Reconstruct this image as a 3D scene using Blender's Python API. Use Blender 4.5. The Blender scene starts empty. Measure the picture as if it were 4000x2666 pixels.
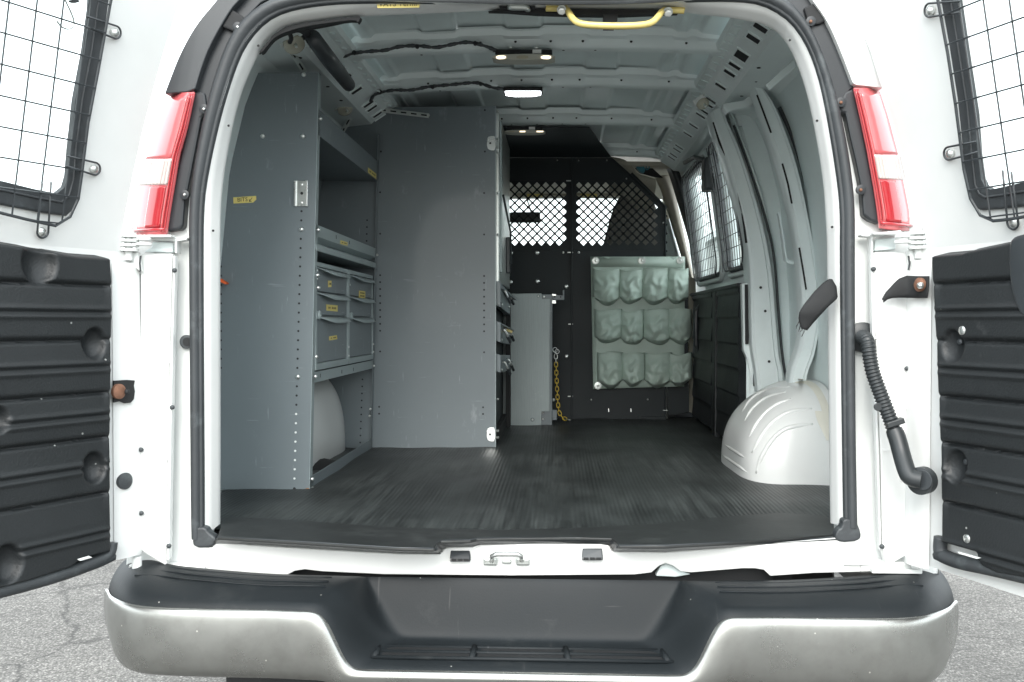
import bpy, bmesh, math, random
from mathutils import Vector, Matrix
random.seed(7)
sc = bpy.context.scene
COL = sc.collection
R_ = math.radians
# ------------------------------------------------------------------ camera
FPX = 3800.0
cam_d = bpy.data.cameras.new('camera'); cam = bpy.data.objects.new('camera', cam_d); COL.objects.link(cam)
cam_d.sensor_width = 36.0; cam_d.lens = 36.0*FPX/4000.0
cam_d.clip_start = 0.02; cam_d.clip_end = 2000
CAM = Vector((0.078, -2.235, 1.2))
cam.location = CAM
cam.rotation_euler = (R_(90-1.1), 0, R_(2.79))
sc.camera = cam
CR = cam.rotation_euler.to_matrix()
sc.view_settings.view_transform = 'Standard'; sc.view_settings.look = 'None'
sc.view_settings.gamma = 1; sc.view_settings.use_curve_mapping = False
sc.view_settings.exposure = 1.86
# ------------------------------------------------------------------ world: overcast daylight
w = bpy.data.worlds.new('World'); sc.world = w; w.use_nodes = True
nt = w.node_tree; nt.nodes.clear()
sky = nt.nodes.new('ShaderNodeTexSky'); sky.sky_type = 'NISHITA'; sky.sun_disc = False
sky.sun_elevation = R_(37); sky.sun_rotation = R_(186); sky.dust_density = 2
mx = nt.nodes.new('ShaderNodeMix'); mx.data_type = 'RGBA'; mx.inputs[0].default_value = 0.86
mx.inputs[7].default_value = (6.6, 7.0, 7.1, 1)
bg = nt.nodes.new('ShaderNodeBackground'); bg.inputs[1].default_value = 0.135
wo = nt.nodes.new('ShaderNodeOutputWorld')
nt.links.new(sky.outputs[0], mx.inputs[6]); nt.links.new(mx.outputs[2], bg.inputs[0]); nt.links.new(bg.outputs[0], wo.inputs[0])
sun_d = bpy.data.lights.new('sun', 'SUN'); sun_d.energy = .85; sun_d.angle = R_(32); sun_d.color = (1, .97, .93)
sun = bpy.data.objects.new('sun', sun_d); COL.objects.link(sun)
sun.rotation_euler = (R_(57), 0, R_(-6))     # soft sun high behind the camera

# ------------------------------------------------------------------ measuring helpers
def ray(px, py): return CR @ Vector(((px-2000)/FPX, -(py-1333)/FPX, -1.0))
def U(px, py, Y): d = ray(px, py); return CAM + d*((Y-CAM.y)/d.y)
def PX(px, py, X): d = ray(px, py); return CAM + d*((X-CAM.x)/d.x)
def PZ(px, py, Z): d = ray(px, py); return CAM + d*((Z-CAM.z)/d.z)
def UL(pts, Y): return [U(x, y, Y) for x, y in pts]
def lerp(a, b, t): return a+(b-a)*t
def interp(tab, x):
    if x <= tab[0][0]: return tab[0][1]
    for (a, va), (b, vb) in zip(tab, tab[1:]):
        if x <= b: return va+(vb-va)*(x-a)/(b-a)
    return tab[-1][1]
def sstep(a, b, x):
    t = max(0, min(1, (x-a)/(b-a))); return t*t*(3-2*t)
def chaikin(pts, n=2, closed=False):
    for _ in range(n):
        q = []
        m = len(pts)
        if not closed: q.append(pts[0])
        for i in range(m if closed else m-1):
            a, b = pts[i], pts[(i+1) % m]
            if type(a) is tuple: q += [tuple(u*.75+v*.25 for u, v in zip(a, b)), tuple(u*.25+v*.75 for u, v in zip(a, b))]
            else: q += [a*.75+b*.25, a*.25+b*.75]
        if not closed: q.append(pts[-1])
        pts = q
    return pts

# ------------------------------------------------------------------ materials
def mat(name, col, rough=.5, metal=0., var=.08, vscale=6., bump=0., bscale=60., spots=None, stretch=None,
        coat=0., spec=.5, rvar=.1, wear=None, scratch=None, emit=None, trans=0., bdist=.002):
    m = bpy.data.materials.new(name); m.use_nodes = True
    n = m.node_tree.nodes; l = m.node_tree.links; b = n['Principled BSDF']
    tc = n.new('ShaderNodeTexCoord'); mp = n.new('ShaderNodeMapping'); l.new(tc.outputs['Object'], mp.inputs[0])
    if stretch: mp.inputs['Scale'].default_value = stretch
    nz = n.new('ShaderNodeTexNoise'); nz.inputs['Scale'].default_value = vscale; nz.inputs['Detail'].default_value = 8
    nz.inputs['Roughness'].default_value = .62
    l.new(mp.outputs[0], nz.inputs[0])
    cr = n.new('ShaderNodeValToRGB')
    cr.color_ramp.elements[0].position = .3; cr.color_ramp.elements[1].position = .72
    cr.color_ramp.elements[0].color = tuple(c*(1-var) for c in col)+(1,)
    cr.color_ramp.elements[1].color = tuple(min(1, c*(1+var)) for c in col)+(1,)
    l.new(nz.outputs[0], cr.inputs[0]); last = cr.outputs[0]
    def over(fac_out, c2):
        nonlocal last
        x = n.new('ShaderNodeMix'); x.data_type = 'RGBA'; l.new(fac_out, x.inputs[0]); l.new(last, x.inputs[6])
        x.inputs[7].default_value = tuple(c2)+(1,); last = x.outputs[2]
    if wear:   # (colour, scale, lo, hi, stretch)
        wn = n.new('ShaderNodeTexNoise'); wn.inputs['Scale'].default_value = wear[1]; wn.inputs['Detail'].default_value = 12
        wn.inputs['Roughness'].default_value = .7
        wm = n.new('ShaderNodeMapping'); l.new(tc.outputs['Object'], wm.inputs[0])
        if len(wear) > 4: wm.inputs['Scale'].default_value = wear[4]
        wm.inputs['Location'].default_value = (3.1, 1.7, 5.3)
        l.new(wm.outputs[0], wn.inputs[0])
        wr = n.new('ShaderNodeMapRange'); wr.inputs[1].default_value = wear[2]; wr.inputs[2].default_value = wear[3]
        l.new(wn.outputs[0], wr.inputs[0]); over(wr.outputs[0], wear[0])
    if scratch:  # (colour, scale): sparse thin scuffs in two directions
        for rot, st_ in (((.3, .5, .2), (1, 1, 16)), ((.1, -.9, .5), (14, 1, 1.5))):
            sm = n.new('ShaderNodeMapping'); l.new(tc.outputs['Object'], sm.inputs[0]); sm.inputs['Rotation'].default_value = rot; sm.inputs['Scale'].default_value = st_
            sn = n.new('ShaderNodeTexNoise'); sn.inputs['Scale'].default_value = scratch[1]; sn.inputs['Detail'].default_value = 3; l.new(sm.outputs[0], sn.inputs[0])
            s2 = n.new('ShaderNodeMapRange'); s2.inputs[1].default_value = .70; s2.inputs[2].default_value = .78; s2.inputs[4].default_value = .55
            l.new(sn.outputs[0], s2.inputs[0]); over(s2.outputs[0], scratch[0])
    if spots:  # (colour, scale, threshold)
        vo = n.new('ShaderNodeTexVoronoi'); vo.inputs['Scale'].default_value = spots[1]; l.new(tc.outputs['Object'], vo.inputs[0])
        sr = n.new('ShaderNodeMapRange'); sr.inputs[1].default_value = spots[2]; sr.inputs[2].default_value = spots[2]*.6
        l.new(vo.outputs[0], sr.inputs[0]); over(sr.outputs[0], spots[0])
    l.new(last, b.inputs['Base Color'])
    rr = n.new('ShaderNodeMapRange'); rr.inputs[3].default_value = max(.02, rough-rvar); rr.inputs[4].default_value = min(1, rough+rvar)
    l.new(nz.outputs[0], rr.inputs[0]); l.new(rr.outputs[0], b.inputs['Roughness'])
    b.inputs['Metallic'].default_value = metal
    b.inputs['Coat Weight'].default_value = coat; b.inputs['Coat Roughness'].default_value = .08
    b.inputs['Specular IOR Level'].default_value = spec
    if trans: b.inputs['Transmission Weight'].default_value = trans
    if emit: b.inputs['Emission Color'].default_value = tuple(emit[0])+(1,); b.inputs['Emission Strength'].default_value = emit[1]
    if bump:
        bn = n.new('ShaderNodeTexNoise'); bn.inputs['Scale'].default_value = bscale; bn.inputs['Detail'].default_value = 5
        l.new(mp.outputs[0], bn.inputs[0])
        bp = n.new('ShaderNodeBump'); bp.inputs['Strength'].default_value = bump; bp.inputs['Distance'].default_value = bdist
        l.new(bn.outputs[0], bp.inputs['Height']); l.new(bp.outputs[0], b.inputs['Normal'])
    return m
M = {}
M['white'] = mat('white_paint', (.72, .73, .715), .32, var=.03, coat=.5, wear=((.60, .58, .52), 2.2, .66, .80))
M['white_in'] = mat('jamb_paint', (.73, .75, .735), .42, var=.04, vscale=3, coat=.2, wear=((.42, .40, .34), 5, .62, .76))
M['primer'] = mat('grey_inner_paint', (.70, .785, .78), .38, var=.06, vscale=4, coat=.15, bump=.03, bscale=30, wear=((.62, .69, .69), 7, .60, .78))
M['primer_lt'] = mat('pale_inner_paint', (.74, .81, .805), .36, var=.05, vscale=5, coat=.25, wear=((.60, .65, .65), 9, .62, .78))
M['roof_in'] = mat('roof_inner_paint', (.71, .80, .80), .32, var=.08, vscale=2.5, coat=.3, wear=((.64, .72, .72), 6, .58, .75, (1, .25, 1)))
M['shelf'] = mat('grey_enamel_steel', (.152, .180, .192), .42, var=.05, vscale=3, coat=.15, bump=.15, bscale=450, bdist=.0004,
                 wear=((.26, .29, .30), 9, .62, .74, (1, 1, .5)), scratch=((.36, .39, .40), 9))
M['shelf_lt'] = mat('light_grey_steel', (.30, .355, .36), .38, metal=.15, var=.07, vscale=8, wear=((.36, .40, .40), 14, .6, .75))
M['galv'] = mat('galvanised_steel', (.55, .58, .56), .32, metal=.85, var=.12, vscale=20)
M['brushed'] = mat('brushed_grey_board', (.26, .30, .30), .42, metal=.3, var=.10, vscale=14, stretch=(14, 14, .6), wear=((.38, .42, .41), 5, .6, .72))
M['zinc'] = mat('zinc_bolt', (.75, .77, .75), .28, metal=.9, var=.08)
M['bplas'] = mat('black_textured_plastic', (.014, .0165, .018), .48, var=.12, vscale=5, bump=.6, bscale=210, bdist=.0013, spec=.45,
                 wear=((.075, .078, .08), 6, .64, .80), spots=((.25, .26, .25), 16, .045))
M['bumpad'] = mat('black_bumper_plastic', (.012, .015, .017), .52, var=.14, vscale=4, bump=.25, bscale=240, bdist=.0008, spec=.22,
                  wear=((.032, .035, .036), 7, .58, .80), scratch=((.06, .06, .06), 6), spots=((.30, .30, .28), 18, .035))
M['bplas_s'] = mat('smooth_black_plastic', (.032, .037, .041), .38, var=.08, vscale=6, bump=.06, bscale=300, coat=.2)
M['hous'] = mat('lamp_housing_plastic', (.020, .024, .028), .45, var=.1)
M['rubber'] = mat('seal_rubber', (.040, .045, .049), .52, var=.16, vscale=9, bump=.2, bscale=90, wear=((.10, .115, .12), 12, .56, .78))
M['black'] = mat('matt_black', (.012, .013, .014), .7, var=.1)
M['part'] = mat('black_partition_paint', (.016, .0215, .0235), .50, var=.08, vscale=3, bump=.1, bscale=400, bdist=.0004, spec=.28, wear=((.026, .031, .033), 3, .60, .8))
M['mat'] = mat('black_rubber_mat', (.019, .022, .022), .50, var=.30, vscale=5, bump=.25, bscale=60, stretch=(9, .8, 1),
               wear=((.065, .072, .070), 4.5, .50, .80, (2.2, 1, 1)), rvar=.14)
def ribbed_mat():
    m = mat('black_rubber_mat', (.012, .0145, .0145), .48, var=.35, vscale=3.5, wear=((.045, .052, .051), 4.5, .42, .78, (1.6, .8, 1)), rvar=.12)
    n = m.node_tree.nodes; l = m.node_tree.links; b = n['Principled BSDF']; tc = n.new('ShaderNodeTexCoord')
    sm = n.new('ShaderNodeMapping'); sm.inputs['Scale'].default_value = (26, 1.3, 1); l.new(tc.outputs['Object'], sm.inputs[0])
    sn = n.new('ShaderNodeTexNoise'); sn.inputs['Scale'].default_value = 1.6; sn.inputs['Detail'].default_value = 6; sn.inputs['Roughness'].default_value = .7; l.new(sm.outputs[0], sn.inputs[0])
    cl = n.new('ShaderNodeTexNoise'); cl.inputs['Scale'].default_value = 2.6; cl.inputs['Detail'].default_value = 4; l.new(tc.outputs['Object'], cl.inputs[0])
    r1_ = n.new('ShaderNodeMapRange'); r1_.inputs[1].default_value = .42; r1_.inputs[2].default_value = .72; l.new(sn.outputs[0], r1_.inputs[0])
    r2_ = n.new('ShaderNodeMapRange'); r2_.inputs[1].default_value = .40; r2_.inputs[2].default_value = .68; l.new(cl.outputs[0], r2_.inputs[0])
    mm = n.new('ShaderNodeMath'); mm.operation = 'MULTIPLY'; l.new(r1_.outputs[0], mm.inputs[0]); l.new(r2_.outputs[0], mm.inputs[1])
    old = b.inputs['Base Color'].links[0].from_socket
    mx_ = n.new('ShaderNodeMix'); mx_.data_type = 'RGBA'; l.new(mm.outputs[0], mx_.inputs[0]); l.new(old, mx_.inputs[6]); mx_.inputs[7].default_value = (.082, .092, .090, 1)
    l.new(mx_.outputs[2], b.inputs['Base Color'])
    wv = n.new('ShaderNodeTexWave'); wv.bands_direction = 'X'; wv.inputs['Scale'].default_value = 26; wv.inputs['Distortion'].default_value = .15; l.new(tc.outputs['Object'], wv.inputs[0])
    bp = n.new('ShaderNodeBump'); bp.inputs['Strength'].default_value = .55; bp.inputs['Distance'].default_value = .0012; l.new(wv.outputs['Fac'], bp.inputs['Height'])
    l.new(bp.outputs[0], b.inputs['Normal'])
    return m
M['mat'] = ribbed_mat()
M['mat2'] = mat('black_threshold_rubber', (.017, .019, .019), .46, var=.2, vscale=7, bump=.15, bscale=80, wear=((.055, .06, .058), 6, .55, .8))
M['chrome'] = mat('dull_bumper_chrome', (.37, .375, .36), .29, metal=.93, var=.09, vscale=7, bump=.10, bscale=110, bdist=.0008,
                  wear=((.31, .31, .295), 12, .48, .74), spots=((.85, .85, .80), 26, .06), rvar=.12)
M['yellow'] = mat('yellow_enamel', (.62, .50, .17), .35, var=.08, vscale=12, coat=.3, wear=((.60, .5, .22), 30, .64, .75))
M['chainy'] = mat('yellow_plastic_chain', (.62, .44, .05), .4, var=.1)
M['sticker'] = mat('yellow_sticker_paper', (.75, .62, .20), .6, var=.06, vscale=60)
M['paper'] = mat('white_label_paper', (.75, .75, .72), .6, var=.04)
M['ink'] = mat('black_marker_ink', (.02, .018, .012), .7, var=.05)
M['inkb'] = mat('brown_printed_ink', (.16, .13, .05), .7, var=.1)
M['cloth'] = mat('sage_green_vinyl', (.45, .55, .485), .42, var=.07, vscale=5, bump=.12, bscale=500, bdist=.0006, wear=((.36, .43, .375), 5, .55, .8))
M['beige'] = mat('beige_trim_plastic', (.42, .39, .32), .6, var=.05)
M['seat'] = mat('grey_seat_cloth', (.17, .165, .145), .85, var=.15, vscale=20, bump=.2, bscale=500)
M['blue'] = mat('teal_blue_cloth', (.06, .22, .28), .8, var=.3, vscale=20)
M['tape'] = mat('black_webbing', (.012, .013, .014), .75, var=.15, vscale=30, bump=.6, bscale=900, bdist=.0006, stretch=(1, 1, 4))
M['rust'] = mat('rusty_bolt', (.22, .11, .07), .7, metal=.3, var=.3, vscale=60)
M['rustp'] = mat('rust_patch', (.30, .14, .06), .8, var=.4, vscale=50)
M['caulk'] = mat('cream_seam_sealer', (.66, .64, .56), .6, var=.05, vscale=15, bump=.3, bscale=60)
M['orange'] = mat('orange_plastic', (.85, .14, .03), .5)
M['clear'] = mat('clear_lamp_plastic', (.75, .72, .60), .15, var=.1, trans=.5)
M['cond'] = mat('black_corrugated_hose', (.026, .030, .032), .42, var=.1)
M['tyre'] = mat('tyre_rubber', (.02, .02, .02), .8, var=.15, bump=.3)
M['lampw'] = mat('warm_lamp_lens', (.9, .8, .6), .3, emit=((1, .84, .58), .55))
M['lampoff'] = mat('dim_lamp_lens', (.42, .38, .28), .3)
M['taupe'] = mat('taupe_lamp_trim', (.46, .45, .39), .5)
M['led'] = mat('white_led_lens', (1, 1, 1), .3, emit=((.93, .98, 1), 4.0))
M['tape_s'] = mat('silver_foil_tape', (.7, .72, .74), .25, metal=.8)
M['bldg'] = mat('pale_metal_cladding', (.42, .46, .44), .6, var=.08, vscale=.5)
M['brick'] = mat('red_brick_wall', (.32, .13, .09), .8, var=.2, vscale=2)
M['dglass'] = mat('dark_window_glass', (.10, .14, .15), .1, spec=.8)
# tail lamp lenses
def lens(name, col, tr=.25, scale=300):
    m = mat(name, col, .12, var=.06, vscale=9, coat=1., trans=tr, bump=.08, bscale=scale, bdist=.0006, wear=(tuple(min(1, c*1.5+.05) for c in col), 5, .6, .8))
    return m
M['red'] = lens('red_lamp_lens', (.74, .15, .16), .1)
M['redd'] = lens('deep_red_lamp_reflector', (.42, .012, .02), .1, 700)
M['clr'] = lens('clear_reverse_lens', (.78, .70, .66), .2, 500)
def glass(name, tint=(1, 1, 1), refl=.06):
    m = bpy.data.materials.new(name); m.use_nodes = True; n = m.node_tree.nodes; l = m.node_tree.links; n.clear()
    o = n.new('ShaderNodeOutputMaterial'); mxs = n.new('ShaderNodeMixShader'); t = n.new('ShaderNodeBsdfTransparent'); g = n.new('ShaderNodeBsdfGlossy')
    lw = n.new('ShaderNodeLayerWeight'); lw.inputs[0].default_value = .25
    mr = n.new('ShaderNodeMapRange'); mr.inputs[3].default_value = refl; mr.inputs[4].default_value = .6
    t.inputs[0].default_value = tint+(1,); g.inputs['Roughness'].default_value = .02
    l.new(lw.outputs['Facing'], mr.inputs[0]); l.new(mr.outputs[0], mxs.inputs[0]); l.new(t.outputs[0], mxs.inputs[1]); l.new(g.outputs[0], mxs.inputs[2]); l.new(mxs.outputs[0], o.inputs[0])
    return m
M['glass'] = glass('window_glass', (.90, .95, .93))
# asphalt: dense light and dark aggregate with cracks
def asphalt():
    m = bpy.data.materials.new('worn_asphalt'); m.use_nodes = True; n = m.node_tree.nodes; l = m.node_tree.links; b = n['Principled BSDF']
    tc = n.new('ShaderNodeTexCoord')
    v = n.new('ShaderNodeTexVoronoi'); v.inputs['Scale'].default_value = 125; l.new(tc.outputs['Object'], v.inputs[0])
    hs = n.new('ShaderNodeSeparateColor'); l.new(v.outputs['Color'], hs.inputs[0])
    cr = n.new('ShaderNodeValToRGB'); e = cr.color_ramp.elements
    e[0].position = 0; e[0].color = (.20, .19, .175, 1); e[1].position = 1; e[1].color = (.60, .575, .54, 1)
    k = e.new(.45); k.color = (.305, .292, .272, 1); k = e.new(.85); k.color = (.40, .385, .36, 1)
    l.new(hs.outputs[0], cr.inputs[0])
    dr = n.new('ShaderNodeMapRange'); dr.inputs[1].default_value = .25; dr.inputs[2].default_value = .62; dr.inputs[3].default_value = 1; dr.inputs[4].default_value = .50
    l.new(v.outputs['Distance'], dr.inputs[0])
    mu = n.new('ShaderNodeMix'); mu.data_type = 'RGBA'; mu.blend_type = 'MULTIPLY'; mu.inputs[0].default_value = 1
    l.new(cr.outputs[0], mu.inputs[6]); l.new(dr.outputs[0], mu.inputs[7])
    big = n.new('ShaderNodeTexNoise'); big.inputs['Scale'].default_value = 1.7; big.inputs['Detail'].default_value = 8; l.new(tc.outputs['Object'], big.inputs[0])
    br = n.new('ShaderNodeMapRange'); br.inputs[1].default_value = .3; br.inputs[2].default_value = .7; br.inputs[3].default_value = .43; br.inputs[4].default_value = .73
    l.new(big.outputs[0], br.inputs[0])
    mu2 = n.new('ShaderNodeMix'); mu2.data_type = 'RGBA'; mu2.blend_type = 'MULTIPLY'; mu2.inputs[0].default_value = 1
    l.new(mu.outputs[2], mu2.inputs[6]); l.new(br.outputs[0], mu2.inputs[7])
    # cracks
    wn = n.new('ShaderNodeTexNoise'); wn.inputs['Scale'].default_value = 5; wn.inputs['Detail'].default_value = 8; l.new(tc.outputs['Object'], wn.inputs[0])
    mxv = n.new('ShaderNodeMix'); mxv.data_type = 'RGBA'; mxv.blend_type = 'LINEAR_LIGHT'; mxv.inputs[0].default_value = .12
    l.new(tc.outputs['Object'], mxv.inputs[6]); l.new(wn.outputs['Color'], mxv.inputs[7])
    cv = n.new('ShaderNodeTexVoronoi'); cv.feature = 'DISTANCE_TO_EDGE'; cv.inputs['Scale'].default_value = 1.15; l.new(mxv.outputs[2], cv.inputs[0])
    ck = n.new('ShaderNodeMapRange'); ck.inputs[1].default_value = .003; ck.inputs[2].default_value = .020; ck.inputs[3].default_value = .45; ck.inputs[4].default_value = 1
    l.new(cv.outputs[0], ck.inputs[0])
    mu3 = n.new('ShaderNodeMix'); mu3.data_type = 'RGBA'; mu3.blend_type = 'MULTIPLY'; mu3.inputs[0].default_value = .85
    l.new(mu2.outputs[2], mu3.inputs[6]); l.new(ck.outputs[0], mu3.inputs[7])
    l.new(mu3.outputs[2], b.inputs['Base Color']); b.inputs['Roughness'].default_value = .8
    bp = n.new('ShaderNodeBump'); bp.inputs['Strength'].default_value = .9; bp.inputs['Distance'].default_value = .004
    l.new(dr.outputs[0], bp.inputs['Height']); l.new(bp.outputs[0], b.inputs['Normal'])
    return m
M['asphalt'] = asphalt()

# ------------------------------------------------------------------ mesh + object helpers
WLOC = {}
class MB:
    def __init__(s): s.v = []; s.f = []
    def add(s, vs, fs):
        o = len(s.v); s.v += [Vector(x) for x in vs]; s.f += [tuple(i+o for i in f) for f in fs]; return s
    def box(s, a, b):
        x0, y0, z0 = a; x1, y1, z1 = b
        if x0 > x1: x0, x1 = x1, x0
        if y0 > y1: y0, y1 = y1, y0
        if z0 > z1: z0, z1 = z1, z0
        return s.add([(x0,y0,z0),(x1,y0,z0),(x1,y1,z0),(x0,y1,z0),(x0,y0,z1),(x1,y0,z1),(x1,y1,z1),(x0,y1,z1)],
                     [(0,3,2,1),(4,5,6,7),(0,1,5,4),(1,2,6,5),(2,3,7,6),(3,0,4,7)])
    def obox(s, c, ax, ay, az):   # oriented box, half vectors
        c = Vector(c); ax = Vector(ax); ay = Vector(ay); az = Vector(az)
        vs = [c+ax*i+ay*j+az*k for k in (-1, 1) for i, j in ((-1,-1),(1,-1),(1,1),(-1,1))]
        return s.add(vs, [(0,3,2,1),(4,5,6,7),(0,1,5,4),(1,2,6,5),(2,3,7,6),(3,0,4,7)])
    def prism(s, pts, vec):       # polygon + extrusion
        n = len(pts); vec = Vector(vec); pts = [Vector(p) for p in pts]
        fs = [tuple(range(n)), tuple(reversed(range(n, 2*n)))]
        fs += [(i, i+n, (i+1) % n+n, (i+1) % n) for i in range(n)]
        return s.add(pts+[p+vec for p in pts], fs)
    def tube(s, path, r, n=8, cap=True, sec=None, up=None):
        path = [Vector(p) for p in path]; m = len(path); rings = []; prev = None
        for i, p in enumerate(path):
            t = (path[min(i+1, m-1)]-path[max(i-1, 0)]).normalized()
            if up is not None: a = Vector(up)
            else: a = prev if prev is not None else (Vector((0, 0, 1)) if abs(t.z) < .9 else Vector((1, 0, 0)))
            a = (a-t*a.dot(t))
            a = a.normalized() if a.length > 1e-6 else t.orthogonal().normalized()
            prev = a; b = t.cross(a)
            rr = r[i] if isinstance(r, (list, tuple)) else r
            if sec: rings.append([p+a*u*rr+b*v*rr for u, v in sec])
            else: rings.append([p+(a*math.cos(2*math.pi*k/n)+b*math.sin(2*math.pi*k/n))*rr for k in range(n)])
        n = len(rings[0]); vs = [q for g in rings for q in g]
        fs = [(i*n+k, i*n+(k+1) % n, (i+1)*n+(k+1) % n, (i+1)*n+k) for i in range(m-1) for k in range(n)]
        if cap: fs += [tuple(reversed(range(n))), tuple(range((m-1)*n, m*n))]
        return s.add(vs, fs)
    def disc(s, c, nrm, r, h=.001, n=12, dome=0.):   # short cylinder standing along nrm
        c = Vector(c); nrm = Vector(nrm).normalized(); a = nrm.orthogonal().normalized(); b = nrm.cross(a)
        ring = lambda rr, hh: [c+nrm*hh+(a*math.cos(2*math.pi*k/n)+b*math.sin(2*math.pi*k/n))*rr for k in range(n)]
        rs = [ring(r, 0), ring(r, h)] + ([ring(r*.75, h+dome*.65), ring(r*.35, h+dome)] if dome else [])
        vs = [q for g in rs for q in g]; L = len(rs)
        fs = [(i*n+k, i*n+(k+1) % n, (i+1)*n+(k+1) % n, (i+1)*n+k) for i in range(L-1) for k in range(n)]
        fs += [tuple(range((L-1)*n, L*n)), tuple(reversed(range(n)))]
        return s.add(vs, fs)
    def ring(s, c, nrm, R, r, n=16, m=6):
        c = Vector(c); nrm = Vector(nrm).normalized(); a = nrm.orthogonal().normalized(); b = nrm.cross(a)
        vs = []
        for i in range(n):
            d = a*math.cos(2*math.pi*i/n)+b*math.sin(2*math.pi*i/n)
            for j in range(m): vs.append(c+d*(R+r*math.cos(2*math.pi*j/m))+nrm*r*math.sin(2*math.pi*j/m))
        fs = [(i*m+j, ((i+1) % n)*m+j, ((i+1) % n)*m+(j+1) % m, i*m+(j+1) % m) for i in range(n) for j in range(m)]
        return s.add(vs, fs)
    def grid(s, rows, thick=None):   # rows of equal length lists of points
        nr = len(rows); nc = len(rows[0]); vs = [Vector(p) for r in rows for p in r]
        fs = [(i*nc+j, i*nc+j+1, (i+1)*nc+j+1, (i+1)*nc+j) for i in range(nr-1) for j in range(nc-1)]
        return s.add(vs, fs)
    def build(s, name, m, parent=None, smooth=False, bevel=0., solid=0., subsurf=0, origin=None, crease_bevel=None, off=-1, seg=2, auto=None):
        me = bpy.data.meshes.new(name)
        if origin is None:
            lo = Vector([min(v[i] for v in s.v) for i in range(3)]); hi = Vector([max(v[i] for v in s.v) for i in range(3)]); origin = (lo+hi)/2
        origin = Vector(origin)
        me.from_pydata([v-origin for v in s.v], [], s.f); me.update()
        o = bpy.data.objects.new(name, me); COL.objects.link(o)
        bm = bmesh.new(); bm.from_mesh(me); bmesh.ops.recalc_face_normals(bm, faces=bm.faces); bm.to_mesh(me); bm.free()
        if smooth:
            for p in me.polygons: p.use_smooth = True
            if auto:
                for e in me.edges: pass
                me.set_sharp_from_angle(angle=R_(auto))
        if m is not None: me.materials.append(M[m] if isinstance(m, str) else m)
        if solid:
            k = o.modifiers.new('solid', 'SOLIDIFY'); k.thickness = solid; k.offset = off
        if subsurf:
            k = o.modifiers.new('sub', 'SUBSURF'); k.levels = subsurf; k.render_levels = subsurf
        if bevel:
            k = o.modifiers.new('bev', 'BEVEL'); k.width = bevel; k.segments = seg; k.limit_method = 'ANGLE'; k.angle_limit = R_(35)
        if parent is not None:
            o.parent = parent; o.location = origin-WLOC[parent.name]
        else: o.location = origin
        WLOC[o.name] = origin
        return o
def thing(name, label, cat, loc, group=None):
    o = bpy.data.objects.new(name, None); COL.objects.link(o); o.location = loc; o.empty_display_size = .1
    WLOC[o.name] = Vector(loc); o['label'] = label; o['category'] = cat
    if group: o['group'] = group
    return o
def tag(o, label, cat, group=None):
    o['label'] = label; o['category'] = cat
    if group: o['group'] = group
    return o
def lab(o, t): o['label'] = t; return o
def plate(name, pts, Y, th, m, parent, bevel=.0015, rnd=0, **k):
    if rnd: pts = chaikin(pts, rnd, True)
    return MB().prism(UL(pts, Y), (0, th, 0)).build(name, m, parent, bevel=bevel, **k)
def text_obj(name, body, m, parent, c, ux, uy, size, ext=.0003):
    cu = bpy.data.curves.new(name, 'FONT'); cu.body = body; cu.size = 1; cu.extrude = 0; cu.align_x = 'CENTER'; cu.align_y = 'CENTER'; cu.resolution_u = 2
    t = bpy.data.objects.new('tmp', cu); COL.objects.link(t)
    dg = bpy.context.evaluated_depsgraph_get(); me = bpy.data.meshes.new_from_object(t.evaluated_get(dg)); bpy.data.objects.remove(t)
    ux = Vector(ux).normalized(); uy = Vector(uy).normalized(); c = Vector(c); mb = MB()
    vs = [c+ux*v.co.x*size+uy*v.co.y*size for v in me.vertices]; mb.add(vs, [tuple(p.vertices) for p in me.polygons])
    return mb.build(name, m, parent)
def strip_between(A, B, mb=None):
    mb = mb or MB(); return mb.grid([A, B])
def resample(pts, n):
    L = [0]
    for a, b in zip(pts, pts[1:]): L.append(L[-1]+(Vector(b)-Vector(a)).length)
    out = []
    for i in range(n):
        t = L[-1]*i/(n-1); j = 0
        while j < len(L)-2 and L[j+1] < t: j += 1
        s = (t-L[j])/max(1e-9, L[j+1]-L[j]); out.append(Vector(pts[j])*(1-s)+Vector(pts[j+1])*s)
    return out

# ================================================================== ground and surroundings
g = MB().grid([[(x, y, 0) for x in (-600, -6, 6, 600)] for y in (-600, -6, 8, 600)]).build('ground', 'asphalt', origin=(0, 0, 0)); g['kind'] = 'structure'

bd = thing('warehouse', 'low pale warehouse with a row of windows seen through the side door window', 'building', (9.5, 40, 0))
MB().box((7.2, 40, 0), (30, 52, 5.0)).build('wall', 'bldg', bd)
MB().box((7.0, 39.8, 5.0), (30.2, 52.2, 5.3)).build('roof_edge', 'primer', bd)
for i in range(9):
    for z in (1.2, 3.4):
        wn = MB().box((8+i*2.4, 39.93, z), (9.5+i*2.4, 40.0-.002, z+1.1)).build('window', 'dglass', bd)
        MB().box((8.7+i*2.4, 39.9, z), (8.78+i*2.4, 39.928, z+1.1)).build('mullion', 'white', wn)
bk = thing('brick_house', 'small red brick building beside the pale warehouse', 'building', (9.5, 33, 0))
MB().box((8.0, 33, 0), (13, 38, 4.9)).build('wall', 'brick', bk)
MB().box((7.9, 32.9, 4.9), (13.1, 38.1, 5.1)).build('roof_slab', 'bldg', bk)
for i in range(3): MB().box((8.6+i*1.5, 32.94, 2.4), (9.5+i*1.5, 32.998, 3.8)).build('window', 'dglass', bk)

# ================================================================== THE VAN
van = thing('cargo_van', 'white cargo van with both rear doors open showing its empty grey cargo bay', 'van', (0, 1.5, 0))
V = van
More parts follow.
